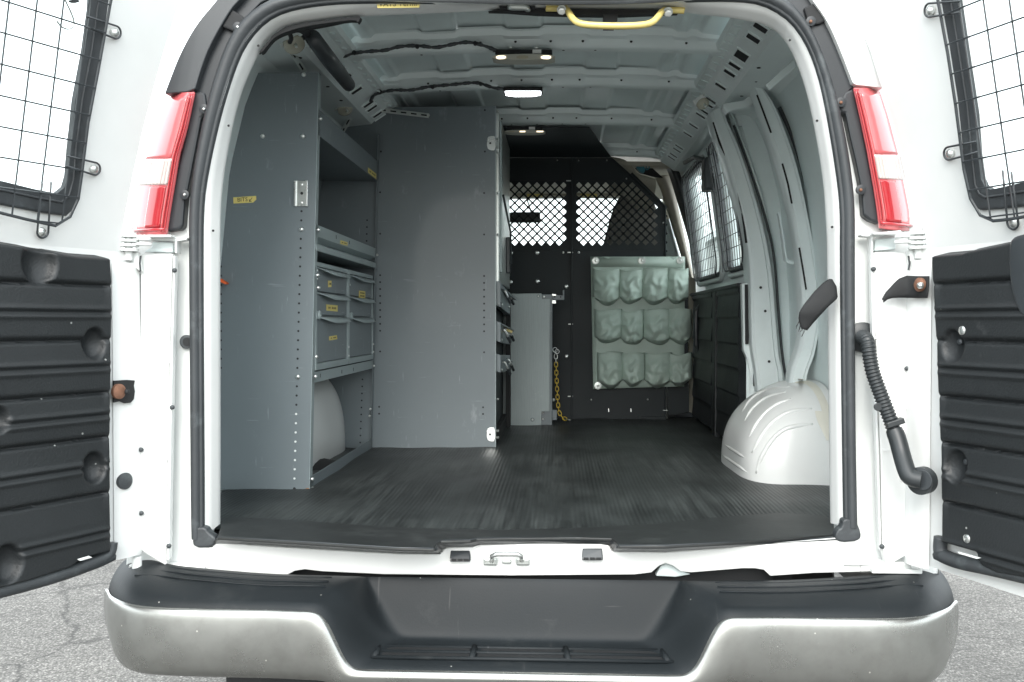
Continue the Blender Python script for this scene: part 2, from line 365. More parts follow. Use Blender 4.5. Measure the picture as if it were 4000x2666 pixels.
# wall profile (x at height z) of the inner skin
WALL = [(.60, .925), (.70, .93), (.95, .935), (1.3, .93), (1.65, .895), (1.85, .845), (1.975, .79), (2.05, .72)]
def wx(z): return interp(WALL, z)
def skin(name, side, y0, y1, off, m, z0=.66, z1=1.99, n=26, ny=2):
    tp = lambda y, z: interp([(1.1, .0), (1.35, .022), (1.74, .072), (1.9, .108), (2.05, .115)], z)*(1-sstep(.03, .34 if off else .16, y))
    ny = 16
    rows = [[(side*(wx(z)+off-tp(y, z)), y, z) for y in [y0+(y1-y0)*(j/(ny-1))**2 for j in range(ny)]] for z in [z0+(z1-z0)*i/n for i in range(n+1)]]
    return MB().grid(rows).build(name, m, V, smooth=True)
YF = 4.45
lab(skin('inner_wall', 1, .05, 1.43, 0, 'primer'), 'bare grey painted inner side wall')
skin('inner_wall', -1, .05, 2.95, 0, 'primer')
# outer skins (from Y=.05 forward) with windows of the side door left open
OUT = .022
skin('outer_panel', -1, .03, 4.0, OUT, 'white', z0=.42, z1=2.01)
skin('outer_panel', 1, .03, 1.45, OUT, 'white', z0=.42, z1=2.01)
# roof : inner skin with beads, outer skin
BEADS = [(-.57, -.545), (-.504, -.353), (-.242, -.09), (.022, .17), (.283, .431), (.472, .508)]
def bead(x):
    h = 0
    for a, b in BEADS: h = max(h, sstep(a-.006, a+.006, x)*(1-sstep(b-.006, b+.006, x)))
    return h
def roofz(x): return 2.112-.035*(abs(x)/.6)**2.2
xs = []
x = -.66
while x <= .6601: xs.append(x); x += .006
rows = [[(x, y, roofz(x)+.011*bead(x)*(1 if 0.03 < y < 2.75 else 1)) for x in xs] for y in (0.02, .4, .8, 1.3, 1.9, 2.4, 2.82)]
MB().grid(rows).build('roof_inner_panel', 'roof_in', V, smooth=True)
xs2 = [-.80+1.6*i/30 for i in range(31)]
def rzo(x): return 2.165-.14*(abs(x)/.80)**4
rows = [[(x*k_, y, rzo(x)) for x in xs2] for y, k_ in ((0.0, .74), (.25, .79), (.6, .86), (1.3, .96), (3.7, 1.0))]
lab(MB().grid(rows).build('roof_outer_panel', 'white', V, smooth=True), 'white outer roof')
# cantrails with slots
RAILP = [(.560, 2.062), (.566, 2.046), (.592, 2.036), (.604, 2.022), (.650, 1.992), (.662, 1.980), (.775, 1.968), (.80, 1.95)]
def rail(side):
    rows = [[(side*min(px_, lerp(.69, .80, sstep(.05, .5, y))), y, z) for (px_, z) in RAILP] for y in [0.06, .12, .2]+[.29+i*.23 for i in range(12)]]
    r = MB().grid(rows).build('roof_side_rail', 'primer_lt', V, smooth=True, auto=25)
    # slots: real dark pockets with a raised pressed frame
    A = Vector((side*.608, 0, 2.0195)); B = Vector((side*.647, 0, 1.994)); d = (B-A); nrm = Vector((-side*d.z*-1, 0, 0))
    t = d.normalized(); nrm = Vector((t.z*1, 0, -t.x)) if side > 0 else Vector((-t.z, 0, t.x))
    if nrm.z > 0: nrm = -nrm
    k = 0
    for (yc, wd) in ((.22, .03), (.47, .042), (.57, .042), (.75, .075), (.865, .036), (.955, .036), (1.13, .032), (1.34, .03), (1.41, .03), (1.52, .03), (1.60, .03), (1.80, .028), (1.98, .028), (2.28, .03), (2.36, .03), (2.50, .03), (2.58, .03)):
        c = (A+B)/2; c.y = yc; h = d.length/2*.86
        fr = MB()
        fr.obox(c+nrm*.0015+Vector((0, wd/2+.004, 0)), t*(h+.006), Vector((0, .004, 0)), nrm*.003)
        fr.obox(c+nrm*.0015-Vector((0, wd/2+.004, 0)), t*(h+.006), Vector((0, .004, 0)), nrm*.003)
        fo = fr.build('slot_rim', 'primer_lt', r, bevel=.001)
        MB().obox(c+nrm*.0008, t*h, Vector((0, wd/2, 0)), nrm*.0012).build('slot_opening', 'black', r)
    # spot weld dimples / flange notches
    fl = MB()
    for i in range(34):
        y = .1+i*.078; fl.obox((side*.583, y, 2.0385), (.013, 0, -.005), (0, .003, 0), (.0005, 0, .003))
    fl.build('flange_notches', 'primer', r)
    hl = MB()
    for y in (.33, .42, .60, .78, .95, 1.15): hl.disc((side*(.70+random.uniform(-.02, .04)), y, 1.9765), (0, 0, -1), .006, .002, 8)
    hl.build('drain_holes', 'black', r)
    return r
rail(1); rail(-1)
# roof bows
BOWS = [(.835, 'rear'), (1.317, ''), (1.976, ''), (2.757, '')]
def bowz(x): return 2.058-.018*(x/.58)**2
for yb, _ in BOWS:
    rows = []
    for i in range(81):
        x = -.585+1.17*i/80; b = bead(x)*.010; z = bowz(x)
        rows.append([(x, yb-.052, z+.048+b), (x, yb-.042, z+.044+b), (x, yb-.036, z+.030+b*.5), (x, yb-.018, z+.026), (x, yb-.010, z+.010), (x, yb-.006, z+.003), (x, yb, z), (x, yb+.034, z), (x, yb+.042, z+.008), (x, yb+.046, z+.04)])
    bo = MB().grid(rows).build('roof_bow', 'primer_lt', V, smooth=True, auto=40)
    hl = MB()
    for x in (-.40, -.17, -.06, .05, .15, .30, .47):
        hl.disc((x, yb-.015, bowz(x)+.019), (0, -1, .15), .0042, .0015, 8)
        hl.disc((x+.04, yb+.018, bowz(x)-.0002), (0, 0, -1), .004, .001, 8)
    hl.build('bow_holes', 'black', bo)
    for sd in (-1, 1):
        MB().prism([(sd*.585, yb-.03, 2.045), (sd*.60, yb+.05, 2.04), (sd*.55, yb+.045, 2.04)], (0, 0, .012)).build('bow_gusset', 'primer_lt', bo, bevel=.001)
# black wiring loom on two bows is made further down

# floor pan + mats
MB().box((-.90, .065, .655), (.90, 3.0, .695)).build('floor_pan', 'black', V)

# wheelhouses
def wheelhouse(sd, yc, a, h, x_in, x_out, lean):
    rows = []; NU, NV = 150, 110
    for j in range(NV+1):
        q = (j/NV)*math.pi/2
        e1 = .42
        xs_ = math.sin(q)**e1 if q > 0 else 0; sc_ = math.cos(q)**e1 if q < math.pi/2-1e-6 else 0
        row = []
        for i in range(NU+1):
            an = math.pi*i/NU; ca, sa = math.cos(an), math.sin(an)
            cy_ = math.copysign(abs(ca)**.70, ca); cz_ = abs(sa)**.74
            y = yc-a*sc_*cy_; z = .695+h*sc_*cz_
            xx = x_out-(x_out-x_in)*xs_+lean*(sc_*cz_)**3*xs_
            bd_ = 0
            rows_n = Vector((-.45*sd*xs_, -ca*.8, sa)).normalized()
            p = Vector((sd*xx, y, z))+rows_n*bd_
            row.append(p)
        rows.append(row)
    return MB().grid(rows).build('wheel_housing', 'white', V, smooth=True)
wh = wheelhouse(1, 1.07, .32, .312, .650, .93, .15); wheelhouse(-1, 1.20, .42, .345, .745, .93, .04)
fl = MB()
fl.obox((.662, 1.12, .710), (.004, 0, 0), (0, .155, 0), (0, 0, .013)); fl.obox((.664, 1.12, .775), (.004, 0, 0), (0, .12, 0), (0, 0, .004))

from mathutils.bvhtree import BVHTree
_o = WLOC[wh.name]; bv = BVHTree.FromPolygons([v.co+_o for v in wh.data.vertices], [tuple(p.vertices) for p in wh.data.polygons])
def sealer(L_, R_s):
    A = resample([Vector((x, y, 0)) for x, y in chaikin(L_, 2)], 18); B = resample([Vector((x, y, 0)) for x, y in chaikin(R_s, 2)], 18); rows = []
    for a, b in zip(A, B):
        row = []
        for k in range(5):
            q = a.lerp(b, k/4); r = ray(q.x, q.y).normalized(); h = bv.ray_cast(CAM, r)
            row.append((h[0] if h[0] else U(q.x, q.y, .84))-r*(.004 if 0 < k < 4 else .001))
        rows.append(row)
    MB().grid(rows).build('seam_sealer', 'caulk', wh, smooth=True)
sealer([(3105, 1497), (3150, 1499), (3180, 1530), (3205, 1580), (3215, 1625)], [(3118, 1480), (3165, 1486), (3200, 1510), (3228, 1560), (3245, 1606)])
sealer([(3183, 1606), (3190, 1640), (3210, 1680), (3228, 1720)], [(3244, 1608), (3246, 1640), (3248, 1680), (3250, 1722)])
def pressed(pts, r, name='pressed_rib'):
    A = resample([Vector((x, y, 0)) for x, y in chaikin(pts, 2)], 22); P = []; rr = []
    for i, q in enumerate(A):
        d = ray(q.x, q.y).normalized(); h = bv.ray_cast(CAM, d)
        if h[0] is None: continue
        P.append(h[0]+(h[1] if h[1].dot(d) < 0 else -h[1])*(-r*.42)); rr.append(r*(.55+.45*sstep(0, .2, i/21)*(1-sstep(.75, 1, i/21))))
    if len(P) > 4: MB().tube(P, rr, 12).build(name, 'white', wh, smooth=True)
for pts in ([(2899, 1608), (2926, 1565), (2970, 1532), (3015, 1516), (3085, 1512)], [(2908, 1645), (2932, 1603), (2970, 1566), (3015, 1542), (3070, 1532)], [(2924, 1712), (2953, 1654), (2993, 1605), (3042, 1572), (3090, 1558)],
            [(2937, 1770), (2970, 1704), (3015, 1645), (3082, 1605), (3172, 1596)], [(2953, 1850), (2962, 1812), (2993, 1748), (3037, 1692), (3091, 1665), (3176, 1657)]): pressed(pts, .0085)
for pts in ([(2832, 1740), (2870, 1764), (2908, 1788)], [(2822, 1780), (2870, 1812), (2918, 1846)]): pressed(pts, .006)
# ribs of the right wall: traced profiles with real depth
def rib(name, left, right, Yf, depth, m, face_in=.022, nseg=40):
    L = resample([U(x, y, Yf) for x, y in chaikin(left, 2)], nseg); Rr = resample([U(x, y, Yf) for x, y in chaikin(right, 2)], nseg)
    rows = []
    for a, b in zip(L, Rr):
        w_ = (b-a); u = w_.normalized()
        rows.append([a+Vector((0, depth, 0))+u*.008, a+Vector((0, face_in, 0)), a+Vector((0, face_in*.35, 0))+u*.004, a+u*min(.014, w_.length*.2),
                     lerp(a, b, .5)+Vector((0, .002, 0)), b-u*min(.020, w_.length*.25), b-u*min(.016, w_.length*.2)+Vector((0, .005, 0)), b-u*.003+Vector((0, .006, 0)), b+Vector((0, face_in, 0)), b+Vector((0, depth, 0))+u*.004])
    return MB().grid(rows).build(name, m, V, smooth=True, auto=35)
r1 = rib('wall_rib', [(2940, 334), (2978, 449), (3021, 569), (3055, 688), (3084, 800), (3104, 892), (3118, 990), (3130, 1130), (3133, 1260), (3128, 1340), (3108, 1400), (3090, 1440), (3084, 1500)],
    [(2969, 320), (3031, 406), (3074, 516), (3117, 640), (3153, 800), (3185, 968), (3198, 1057), (3211, 1115), (3213, 1235), (3196, 1343), (3183, 1400), (3160, 1450), (3153, 1500)], 1.02, .10, 'primer_lt')
r2 = rib('wall_rib', [(2775, 440), (2792, 500), (2835, 620), (2858, 700), (2885, 789), (2908, 901), (2926, 1012), (2930, 1100), (2932, 1280), (2936, 1370), (2950, 1440), (2957, 1530)],
    [(2822, 410), (2854, 497), (2892, 578), (2921, 665), (2946, 745), (2984, 879), (3012, 1012), (3024, 1124), (3034, 1258), (3046, 1400), (3060, 1445), (3064, 1530)], 1.36, .16, 'primer_lt')
MB().tube([U(x, y, 1.06) for x, y in chaikin([(3044, 420), (3090, 520), (3130, 640), (3166, 800), (3190, 930), (3203, 1040), (3219, 1110), (3224, 1230)], 2)], .007, 8).build('foam_shadow_strip', 'rubber', r1, smooth=True)  # dark foam, run longer to draw the shadow gap beside the rib
MB().tube([U(x, y, 1.40) for x, y in chaikin([(2866, 490), (2930, 660), (2996, 870), (3026, 1000), (3042, 1240), (3056, 1400), (3075, 1500)], 2)], .005, 8).build('foam_shadow_strip', 'rubber', r2, smooth=True)  # same dark strip of foam and drawn shadow gap, along the second rib
def slot(parent, pts, Y, w=.003, name='slot_opening'):
    P = [U(x, y, Y) for x, y in pts]
    MB().tube(P, w, 6).build(name, 'black', parent)
slot(r1, [(2957, 372), (2990, 460), (3012, 520)], 1.018); slot(r1, [(3056, 640), (3078, 720), (3093, 796)], 1.018); slot(r1, [(3122, 968), (3136, 1050), (3149, 1132)], 1.018)
slot(r2, [(2788, 478), (2812, 560), (2842, 620)], 1.372, .005); slot(r2, [(2876, 730), (2900, 830), (2916, 950)], 1.37, .005)
for (x, y) in ((2971, 1124), (2989, 1216), (3004, 1413)):
    MB().disc(U(x, y, 1.357), (0, -1, 0), .005, .002, 10).build('rib_hole', 'black', r2)
# second fold behind rib 2 (door track pressing) and outer skin joggles
rib('wall_rib', [(2850, 440), (2905, 590), (2940, 700), (2980, 840), (3010, 980), (3026, 1100), (3040, 1300), (3052, 1530)],
    [(2862, 440), (2925, 600), (2962, 700), (3004, 850), (3032, 990), (3046, 1110), (3056, 1300), (3072, 1530)], 1.405, .02, 'primer', face_in=.01)
rib('wall_rib', [(3040, 830), (3060, 940), (3066, 1000), (3074, 1035), (3150, 1030), (3190, 1022)], [(3048, 830), (3067, 940), (3072, 990), (3080, 1022), (3150, 1017), (3190, 1009)], 1.12, .06, 'primer', face_in=.004)
# rail underside bracket + light lip at the rear top of the wall
MB().prism(UL([(3104, 228), (3112, 262), (3007, 352), (2992, 332)], .62), (0, .012, 0)).build('upper_lip', 'primer_lt', V, bevel=.003)
MB().prism(UL([(2824, 405), (2905, 392), (2952, 352), (2958, 392), (2930, 418), (2852, 432), (2842, 446), (2826, 420)], 1.15), (0, .05, 0)).build('rail_bracket', 'primer_lt', V, bevel=.006)

# ------------------------------------------------------------------ side cargo door (right) with two windows
SD = [(.70, .785), (1.30, .785), (1.36, .80), (1.50, .79), (1.75, .762), (1.95, .722), (2.03, .70)]
def sx(z): return interp(SD, z)
def spt(y, z, o=0): return Vector((sx(z)-o, y, z))
def sgrid(y0, y1, z0, z1, o, ny=4, nz=14): return [[spt(lerp(y0, y1, j/ny), lerp(z0, z1, i/nz), o) for j in range(ny+1)] for i in range(nz+1)]
sdoor = MB()
WA = (2.06, 2.80); WB = (1.45, 1.90); WZ = (1.415, 1.925)
for (a, b, c, d) in ((1.43, 2.98, .70, WZ[0]), (1.43, 2.98, WZ[1], 2.03), (1.43, WB[0], *WZ), (WB[1], WA[0], *WZ), (WA[1], 2.98, *WZ)):
    sdoor.grid(sgrid(a, b, c, d, 0))
sd_o = lab(sdoor.build('side_door', 'primer_lt', V, smooth=True, solid=.045, off=1), 'right side cargo door with two caged windows')
for (a, b) in (WA, WB):
    pts = []
    rr = .07
    cor = [(a+rr, WZ[0]+rr, 180), (b-rr, WZ[0]+rr, 270), (b-rr, WZ[1]-rr, 0), (a+rr, WZ[1]-rr, 90)]
    for (cy_, cz_, st) in cor:
        for k in range(7):
            an = R_(st+k*15); pts.append((cy_+rr*math.cos(an), cz_+rr*math.sin(an)))
    path = [spt(y, z, .004) for y, z in pts]; path.append(path[0])
    MB().tube(path, .012, 8, cap=False).build('window_gasket', 'rubber', sd_o, smooth=True)
    MB().grid(sgrid(a-.01, b+.01, WZ[0]-.01, WZ[1]+.01, -.035)).build('window_glass', 'glass', sd_o, smooth=True)
    # raised window frame pressing
    path = [spt(lerp((a+b)/2, y, 1.06), lerp(1.67, z, 1.09), .006) for y, z in pts]; path.append(path[0])
    MB().tube(path, .013, 8, cap=False).build('window_frame', 'primer_lt', sd_o, smooth=True)
    gd = MB(); path = [spt(lerp((a+b)/2, y, .99), lerp(1.67, z, 1.02), .030) for y, z in pts]; path.append(path[0])
    gd.tube(path, .0035, 6, cap=False)
    y = a+.045
    while y < b: gd.tube([spt(y, lerp(WZ[0]-.005, WZ[1]+.005, i/8), .033) for i in range(9)], .0018, 5); y += .05
    z = WZ[0]+.03
    while z < WZ[1]: gd.tube([spt(a+.005, z, .029), spt((a+b)/2, z, .029), spt(b-.005, z, .029)], .0018, 5); z += .05
    gd.build('wire_guard', 'bplas_s', sd_o)
    for (yy, zz) in ((a+.01, 1.52), (a+.01, 1.82), (b-.01, 1.52), (b-.01, 1.82)):
        sg = -1 if yy < (a+b)/2 else 1
        cl = MB(); c = spt(yy+sg*.035, zz, .008)
        cl.disc(c, (-1, 0, 0), .010, .004, 10); cl.tube([spt(yy-sg*.03, zz+.008, .031), spt(yy+sg*.03, zz+.008, .02), spt(yy+sg*.045, zz, .012), spt(yy+sg*.03, zz-.008, .02), spt(yy-sg*.03, zz-.008, .031)], .002, 5)
        cl.build('guard_clip', 'zinc', sd_o)
MB().grid([[(sx(z)-.01, 1.432, z), (wx(z)+.05, 1.425, z)] for z in [.66+.05*i for i in range(28)]]).build('door_opening_return', 'primer', V, smooth=True)
# black lower trim of the side door: two panels, each with pressed steps
def trimgrid(y0, y1, z0, z1):
    rows = []
    nz = 66
    for i in range(nz+1):
        z = lerp(z0, z1, i/nz); k = ((z-.72)/.098) % 1.0
        o = .020+.014*sstep(.0, .08, k)*(1-.55*k)
        row = []
        for j in range(21):
            y = lerp(y0, y1, j/20); e = min(1, min(y-y0, y1-y)/.03+.05); e = max(0, e)
            row.append(Vector((.785-(o*e), y, z)))
        rows.append(row)
    return rows
for (a, b) in ((1.46, 2.02), (2.10, 2.78)):
    MB().grid(trimgrid(a, b, .72, 1.335)).build('trim_panel', 'bplas', sd_o, smooth=True, auto=30)
MB().box((.752, 2.02, .70), (.785, 2.10, 1.35)).build('centre_strip', 'bplas', sd_o, bevel=.004)
MB().box((.745, 1.46, 1.333), (.80, 2.80, 1.348)).build('trim_cap', 'bplas', sd_o, bevel=.003)
MB().tube([Vector((.745, 2.56, .0+z)) if i not in (0, 4) else Vector((.765, 2.56, z)) for i, z in enumerate((1.06, 1.09, 1.17, 1.25, 1.28))], .012, 8).build('pull_handle', 'bplas_s', sd_o, smooth=True)
MB().tube([U(2808, 1310, 2.2), U(2817, 1420, 2.12), U(2830, 1560, 1.95), U(2835, 1660, 1.8)], .0025, 6).build('door_strap', 'paper', sd_o)
# door operator arm at top of the side door
MB().tube([Vector((.67, 2.42, 1.955)), Vector((.685, 2.2, 1.945)), Vector((.70, 2.0, 1.90)), Vector((.715, 1.96, 1.84))], .010, 8).build('door_arm', 'bplas_s', sd_o, smooth=True)
MB().box((.69, 1.92, 1.76), (.735, 2.02, 1.90)).build('door_latch', 'bplas_s', sd_o, bevel=.01)
MB().prism(UL([(2898, 1108), (2928, 1105), (2932, 1290), (2938, 1380), (2958, 1440), (2958, 1500), (2936, 1500), (2918, 1400), (2905, 1370)], 1.42), (0, .04, 0)).build('door_post', 'primer_lt', V, bevel=.004)
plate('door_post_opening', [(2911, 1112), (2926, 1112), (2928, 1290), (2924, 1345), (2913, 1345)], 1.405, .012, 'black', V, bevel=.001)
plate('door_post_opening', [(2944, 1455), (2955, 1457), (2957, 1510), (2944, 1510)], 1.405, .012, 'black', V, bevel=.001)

# ------------------------------------------------------------------ cab ahead of the partition
MB().grid([[(x, y, 2.045-.02*abs(x)-(.05 if y > 3.7 else 0)) for x in (-.75, -.3, .3, .75)] for y in (2.86, 3.4, 3.85)]).build('headliner', 'beige', V, solid=.02)
MB().grid([[(x, 3.85, 1.99), (x*1.12, 4.75, 1.30)] for x in (-.72, -.3, .3, .72)]).build('windshield', 'glass', V)
for sd in (-1, 1):
    MB().tube([(sd*.74, 3.80, 2.01), (sd*.80, 4.2, 1.70), (sd*.86, 4.72, 1.30)], .035, 8).build('windshield_pillar', 'beige', V, smooth=True)
    MB().grid([[(sd*.90, 3.05, .66), (sd*.90, 4.4, .66)], [(sd*.90, 3.05, 1.36), (sd*.90, 4.6, 1.30)]]).build('front_door_panel', 'primer', V, solid=.04)
    MB().grid([[(sd*.90, 3.15, 1.36), (sd*.90, 4.55, 1.32)], [(sd*.79, 3.15, 1.93), (sd*.79, 3.86, 1.95)]]).build('front_door_glass', 'glass', V)
    MB().grid([[(sd*.79, 3.05, 1.93), (sd*.79, 3.95, 1.93)], [(sd*.72, 3.05, 2.03), (sd*.70, 3.9, 2.03)]]).build('front_door_header', 'beige', V, solid=.03)
MB().box((-.9, 4.30, .6), (.9, 4.72, 1.28)).build('dashboard', 'bplas_s', V, bevel=.03)
hood = MB().grid([[(x, 4.70, 1.27-.05*abs(x)), (x, 5.15, 1.17-.05*abs(x)), (x, 5.55, 1.02-.05*abs(x)), (x, 5.62, .55)] for x in (-.92, -.5, 0, .5, .92)]).build('hood', 'white', V, smooth=True)
# B pillar: beige trim, dark seal band
bp = [(2585, 600), (2600, 650), (2618, 690), (2650, 800), (2690, 930), (2712, 1040), (2724, 1150), (2728, 1400), (2730, 1700)]
rowsb = [[U(x-2, y, 2.98), U(x+13, y, 2.93), U(x+30, y, 2.90), U(x+44, y, 2.93)] for x, y in chaikin(bp, 2)]
MB().grid(rowsb).build('door_opening_seal', 'bplas_s', V, smooth=True)
bq = [(2556, 690, 56), (2580, 740, 52), (2600, 800, 46), (2628, 900, 40), (2660, 1000, 30), (2690, 1100, 22)]
MB().grid([[U(x, y, 3.02), U(x+w_*.5, y-4, 2.99), U(x+w_, y-6, 3.02)] for x, y, w_ in chaikin(bq, 2)]).build('pillar_trim', 'beige', V, smooth=True, solid=.02)
# overhead shelf trim
ovt = [(2385, 612), (2440, 622), (2470, 650), (2490, 680), (2530, 690), (2560, 700)]
MB().grid([[U(x, y, 2.90), U(x+4, y+16, 2.86), U(x+2, y+34, 2.88), U(x-6, y+80, 2.96), U(x-6, y+140, 3.10)] for x, y in chaikin(ovt, 2)]).build('overhead_trim', 'beige', V, smooth=True)
plate('overhead_recess', [(2455, 632), (2530, 640), (2590, 695), (2560, 692), (2500, 676)], 2.95, .02, 'black', V)
MB().grid([[U(2598, 855, 3.1), U(2612, 855, 3.06)], [U(2598, 1150, 3.1), U(2690, 1150, 3.0)]]).build('cab_side_panel', 'primer', V, solid=.01)
# lower corner beyond partition
plate('kick_panel', [(2690, 1080), (2718, 1090), (2724, 1620), (2690, 1610)], 2.92, .03, 'beige', V)
plate('wheel_well_side', [(2596, 1490), (2690, 1490), (2690, 1610), (2596, 1640)], 2.90, .03, 'bplas_s', V)
MB().box((.60, 3.02, .60), (.93, 3.05, 1.34)).build('step_riser', 'bplas_s', V)
MB().box((-.90, 3.0, .56), (.90, 4.6, .66)).build('cab_floor', 'black', V)
# passenger seat and mirror, visor
def rbox(mb_name, c, hx, hy, hz, m, parent, bev=.05, rot=0):
    mb = MB(); cr_, sr_ = math.cos(rot), math.sin(rot)
    mb.obox(c, (hx, 0, 0), (0, hy*cr_, hy*sr_), (0, -hz*sr_, hz*cr_))
    return mb.build(mb_name, m, parent, bevel=bev, seg=5, smooth=True)
prof_ = chaikin([(2338, 1180), (2345, 1010), (2372, 900), (2400, 800), (2432, 752), (2485, 736), (2535, 752), (2570, 820), (2588, 900), (2604, 1010), (2610, 1180)], 2)
for mir in (1, -1):
    P_ = UL(prof_, 3.14); P_ = [Vector((p.x if mir > 0 else .02-p.x, p.y, p.z)) for p in P_]
    st = MB().prism(P_, (0, .15, 0)).build('seat_back', 'seat', V, bevel=.035, seg=5, smooth=True)
    rbox('seat_cushion', (mir*.50, 3.45, .98), .26, .25, .09, 'seat', V, .05)
mr = rbox('rear_view_mirror', U(2050, 850, 3.85), .098, .018, .034, 'bplas_s', V, .015)
MB().tube([U(2075, 830, 3.85), U(2062, 790, 3.95), U(2058, 770, 3.95)], .006, 6).build('mirror_stem', 'bplas_s', mr)
for cx_ in (2120, 2330):
    vs_ = MB().obox(U(cx_, 762, 3.78), (.17, 0, 0), (0, .06, .012), (0, -.002, .008)).build('sun_visor', 'beige', V, bevel=.006)
    MB().obox(U(cx_-30, 764, 3.70), (.05, 0, 0), (0, .001, 0), (0, 0, .009)).build('visor_label', 'sticker', vs_)

# ------------------------------------------------------------------ rear opening: flange, seal, header
SEAL_IN = [(800, 2100), (801, 2000), (795, 1000), (798, 797), (815, 680), (848, 523), (885, 383), (933, 239), (971, 166), (1035, 92), (1115, 48), (1277, 20), (1480, 15), (1700, 18), (1950, 20), (2300, 23), (2550, 18), (2700, 10), (2850, 8), (2940, 14), (3000, 32), (3083, 83), (3147, 172), (3198, 306), (3236, 497), (3268, 702), (3281, 829), (3279, 1000), (3287, 1666), (3293, 2050)]
SEAL_OUT = [(757, 2100), (754, 2000), (747, 1000), (746, 829), (760, 690), (797, 485), (829, 357), (880, 200), (930, 105), (1000, 40), (1086, -8), (1277, -36), (1480, -42), (1700, -40), (1950, -38), (2300, -30), (2550, -38), (2700, -46), (2850, -48), (2960, -36), (3070, 0), (3147, 89), (3198, 191), (3255, 351), (3300, 542), (3325, 714), (3334, 829), (3333, 1000), (3335, 1666), (3343, 2060)]
FL_IN = [(858, 2048), (860, 1700), (858, 1000), (861, 753), (893, 542), (933, 367), (971, 277), (1016, 188), (1051, 143), (1099, 108), (1188, 89), (1303, 73), (1418, 61), (1480, 57), (1700, 46), (1850, 38), (1905, 31), (2100, 27), (2300, 28), (2550, 29), (2650, 33), (2700, 50), (2850, 66), (2930, 84), (3000, 96), (3064, 140), (3115, 242), (3159, 383), (3191, 542), (3217, 689), (3230, 893), (3233, 1000), (3240, 1700), (3245, 2045)]
N = 140
si = resample(UL(chaikin(SEAL_IN, 2), -.004), N); so = resample(UL(chaikin(SEAL_OUT, 2), -.004), N); fi = resample(UL(chaikin(FL_IN, 2), .045), N)
rows = []
for a, b in zip(si, so):
    w_ = (a-b); n_ = Vector((0, -1, 0))
    row = []
    for k, (u, h) in enumerate(((0, 0), (.0, .012), (.08, .020), (.25, .026), (.48, .028), (.68, .025), (.80, .019), (.85, .0155), (.90, .017), (1, .010), (1.0, 0))):
        row.append(b+w_*u+n_*h)
    rows.append(row)
lab(MB().grid(rows).build('door_seal', 'rubber', V, smooth=True), 'dark rubber weatherstrip round the rear opening')
rows = []
for a, b in zip(si, fi):
    rows.append([a-(b-a)*.3, a, lerp(a, b, .28)+Vector((0, -.010, 0)), lerp(a, b, .60)+Vector((0, -.008, 0)), lerp(a, b, .85)+Vector((0, -.002, 0)), b, b+Vector((0, .02, 0))-(b-a)*.15])
lab(MB().grid(rows).build('opening_flange', 'white', V, smooth=True), 'white painted flange inside the rubber seal')
hl = MB()
for (x, y) in ((893, 492), (833, 902), (1009, 180), (3085, 158), (3191, 473), (3250, 888)): hl.disc(U(x, y, .008), (0, -1, 0), .003, .0015, 8)
hl.build('flange_holes', 'black', V)
# seal feet
for pts in ([(757, 2062), (750, 2108), (753, 2141), (833, 2141), (848, 2106), (812, 2080), (803, 2060)], [(3293, 2025), (3290, 2060), (3270, 2072), (3262, 2100), (3280, 2122), (3362, 2114), (3365, 2082), (3344, 2035)]):
    plate('seal_foot', pts, -.028, .03, 'rubber', V, bevel=.006, rnd=1)

# body rear corner structure ---------------------------------------------------
JY = .012
plate('corner_jamb', [(500, 915), (758, 600), (800, 430), (810, 900), (810, 2140), (760, 2236), (490, 2238), (540, 1000)], JY, .05, 'white_in', V, bevel=.004)
plate('corner_jamb', [(3275, 430), (3302, 440), (3370, 700), (3640, 900), (3545, 1000), (3560, 2140), (3640, 2226), (3360, 2240), (3280, 2130), (3275, 900)], JY, .05, 'white_in', V, bevel=.004)
# outer corner skins so that the body has thickness from the side
for sd in (-1, 1):
    tq = lambda z: OUT-interp([(1.1, .0), (1.35, .022), (1.74, .072), (1.9, .108), (2.05, .115)], z)
    rows = [[(sd*(wx(z)+tq(z)), .05, z), (sd*(wx(z)+tq(z)-.004), .03, z), (sd*(wx(z)+tq(z)-.02), .014, z), (sd*(wx(z)+tq(z)-.06), .012, z), (sd*(wx(z)+tq(z)-.10), .014, z)] for z in [.56+.09*i for i in range(17)]]
    MB().grid(rows).build('corner_panel', 'white', V, smooth=True)
# header above the opening
MB().prism(UL([(950, -10), (1090, -30), (2900, -30), (3090, -10), (3172, 0), (3172, -180), (850, -180)], .02), (0, .03, 0)).build('header_panel', 'white', V, bevel=.003)
hp_ = [(-.60+1.2*i/20, .002, rzo((-.60+1.2*i/20)/.74)-.002) for i in range(21)]
MB().prism([(-.60, .002, 2.035)]+hp_+[(.60, .002, 2.035)], (0, .016, 0)).build('header_panel', 'white', V, bevel=.003)
# inner header: black cable cover
plate('header_cover', [(1905, 44), (1960, 32), (2650, 38), (2650, 52), (2400, 62), (2250, 60), (2100, 55), (1980, 46)], .045, .02, 'black', V, bevel=.002)
plate('header_trim', [(1090, 112), (1180, 88), (1300, 75), (1405, 62), (1410, 70), (1396, 92), (1392, 78), (1300, 88), (1180, 106), (1100, 132), (1070, 150), (1050, 172), (1020, 212), (1010, 200)], .03, .02, 'black', V, bevel=.002, rnd=1)
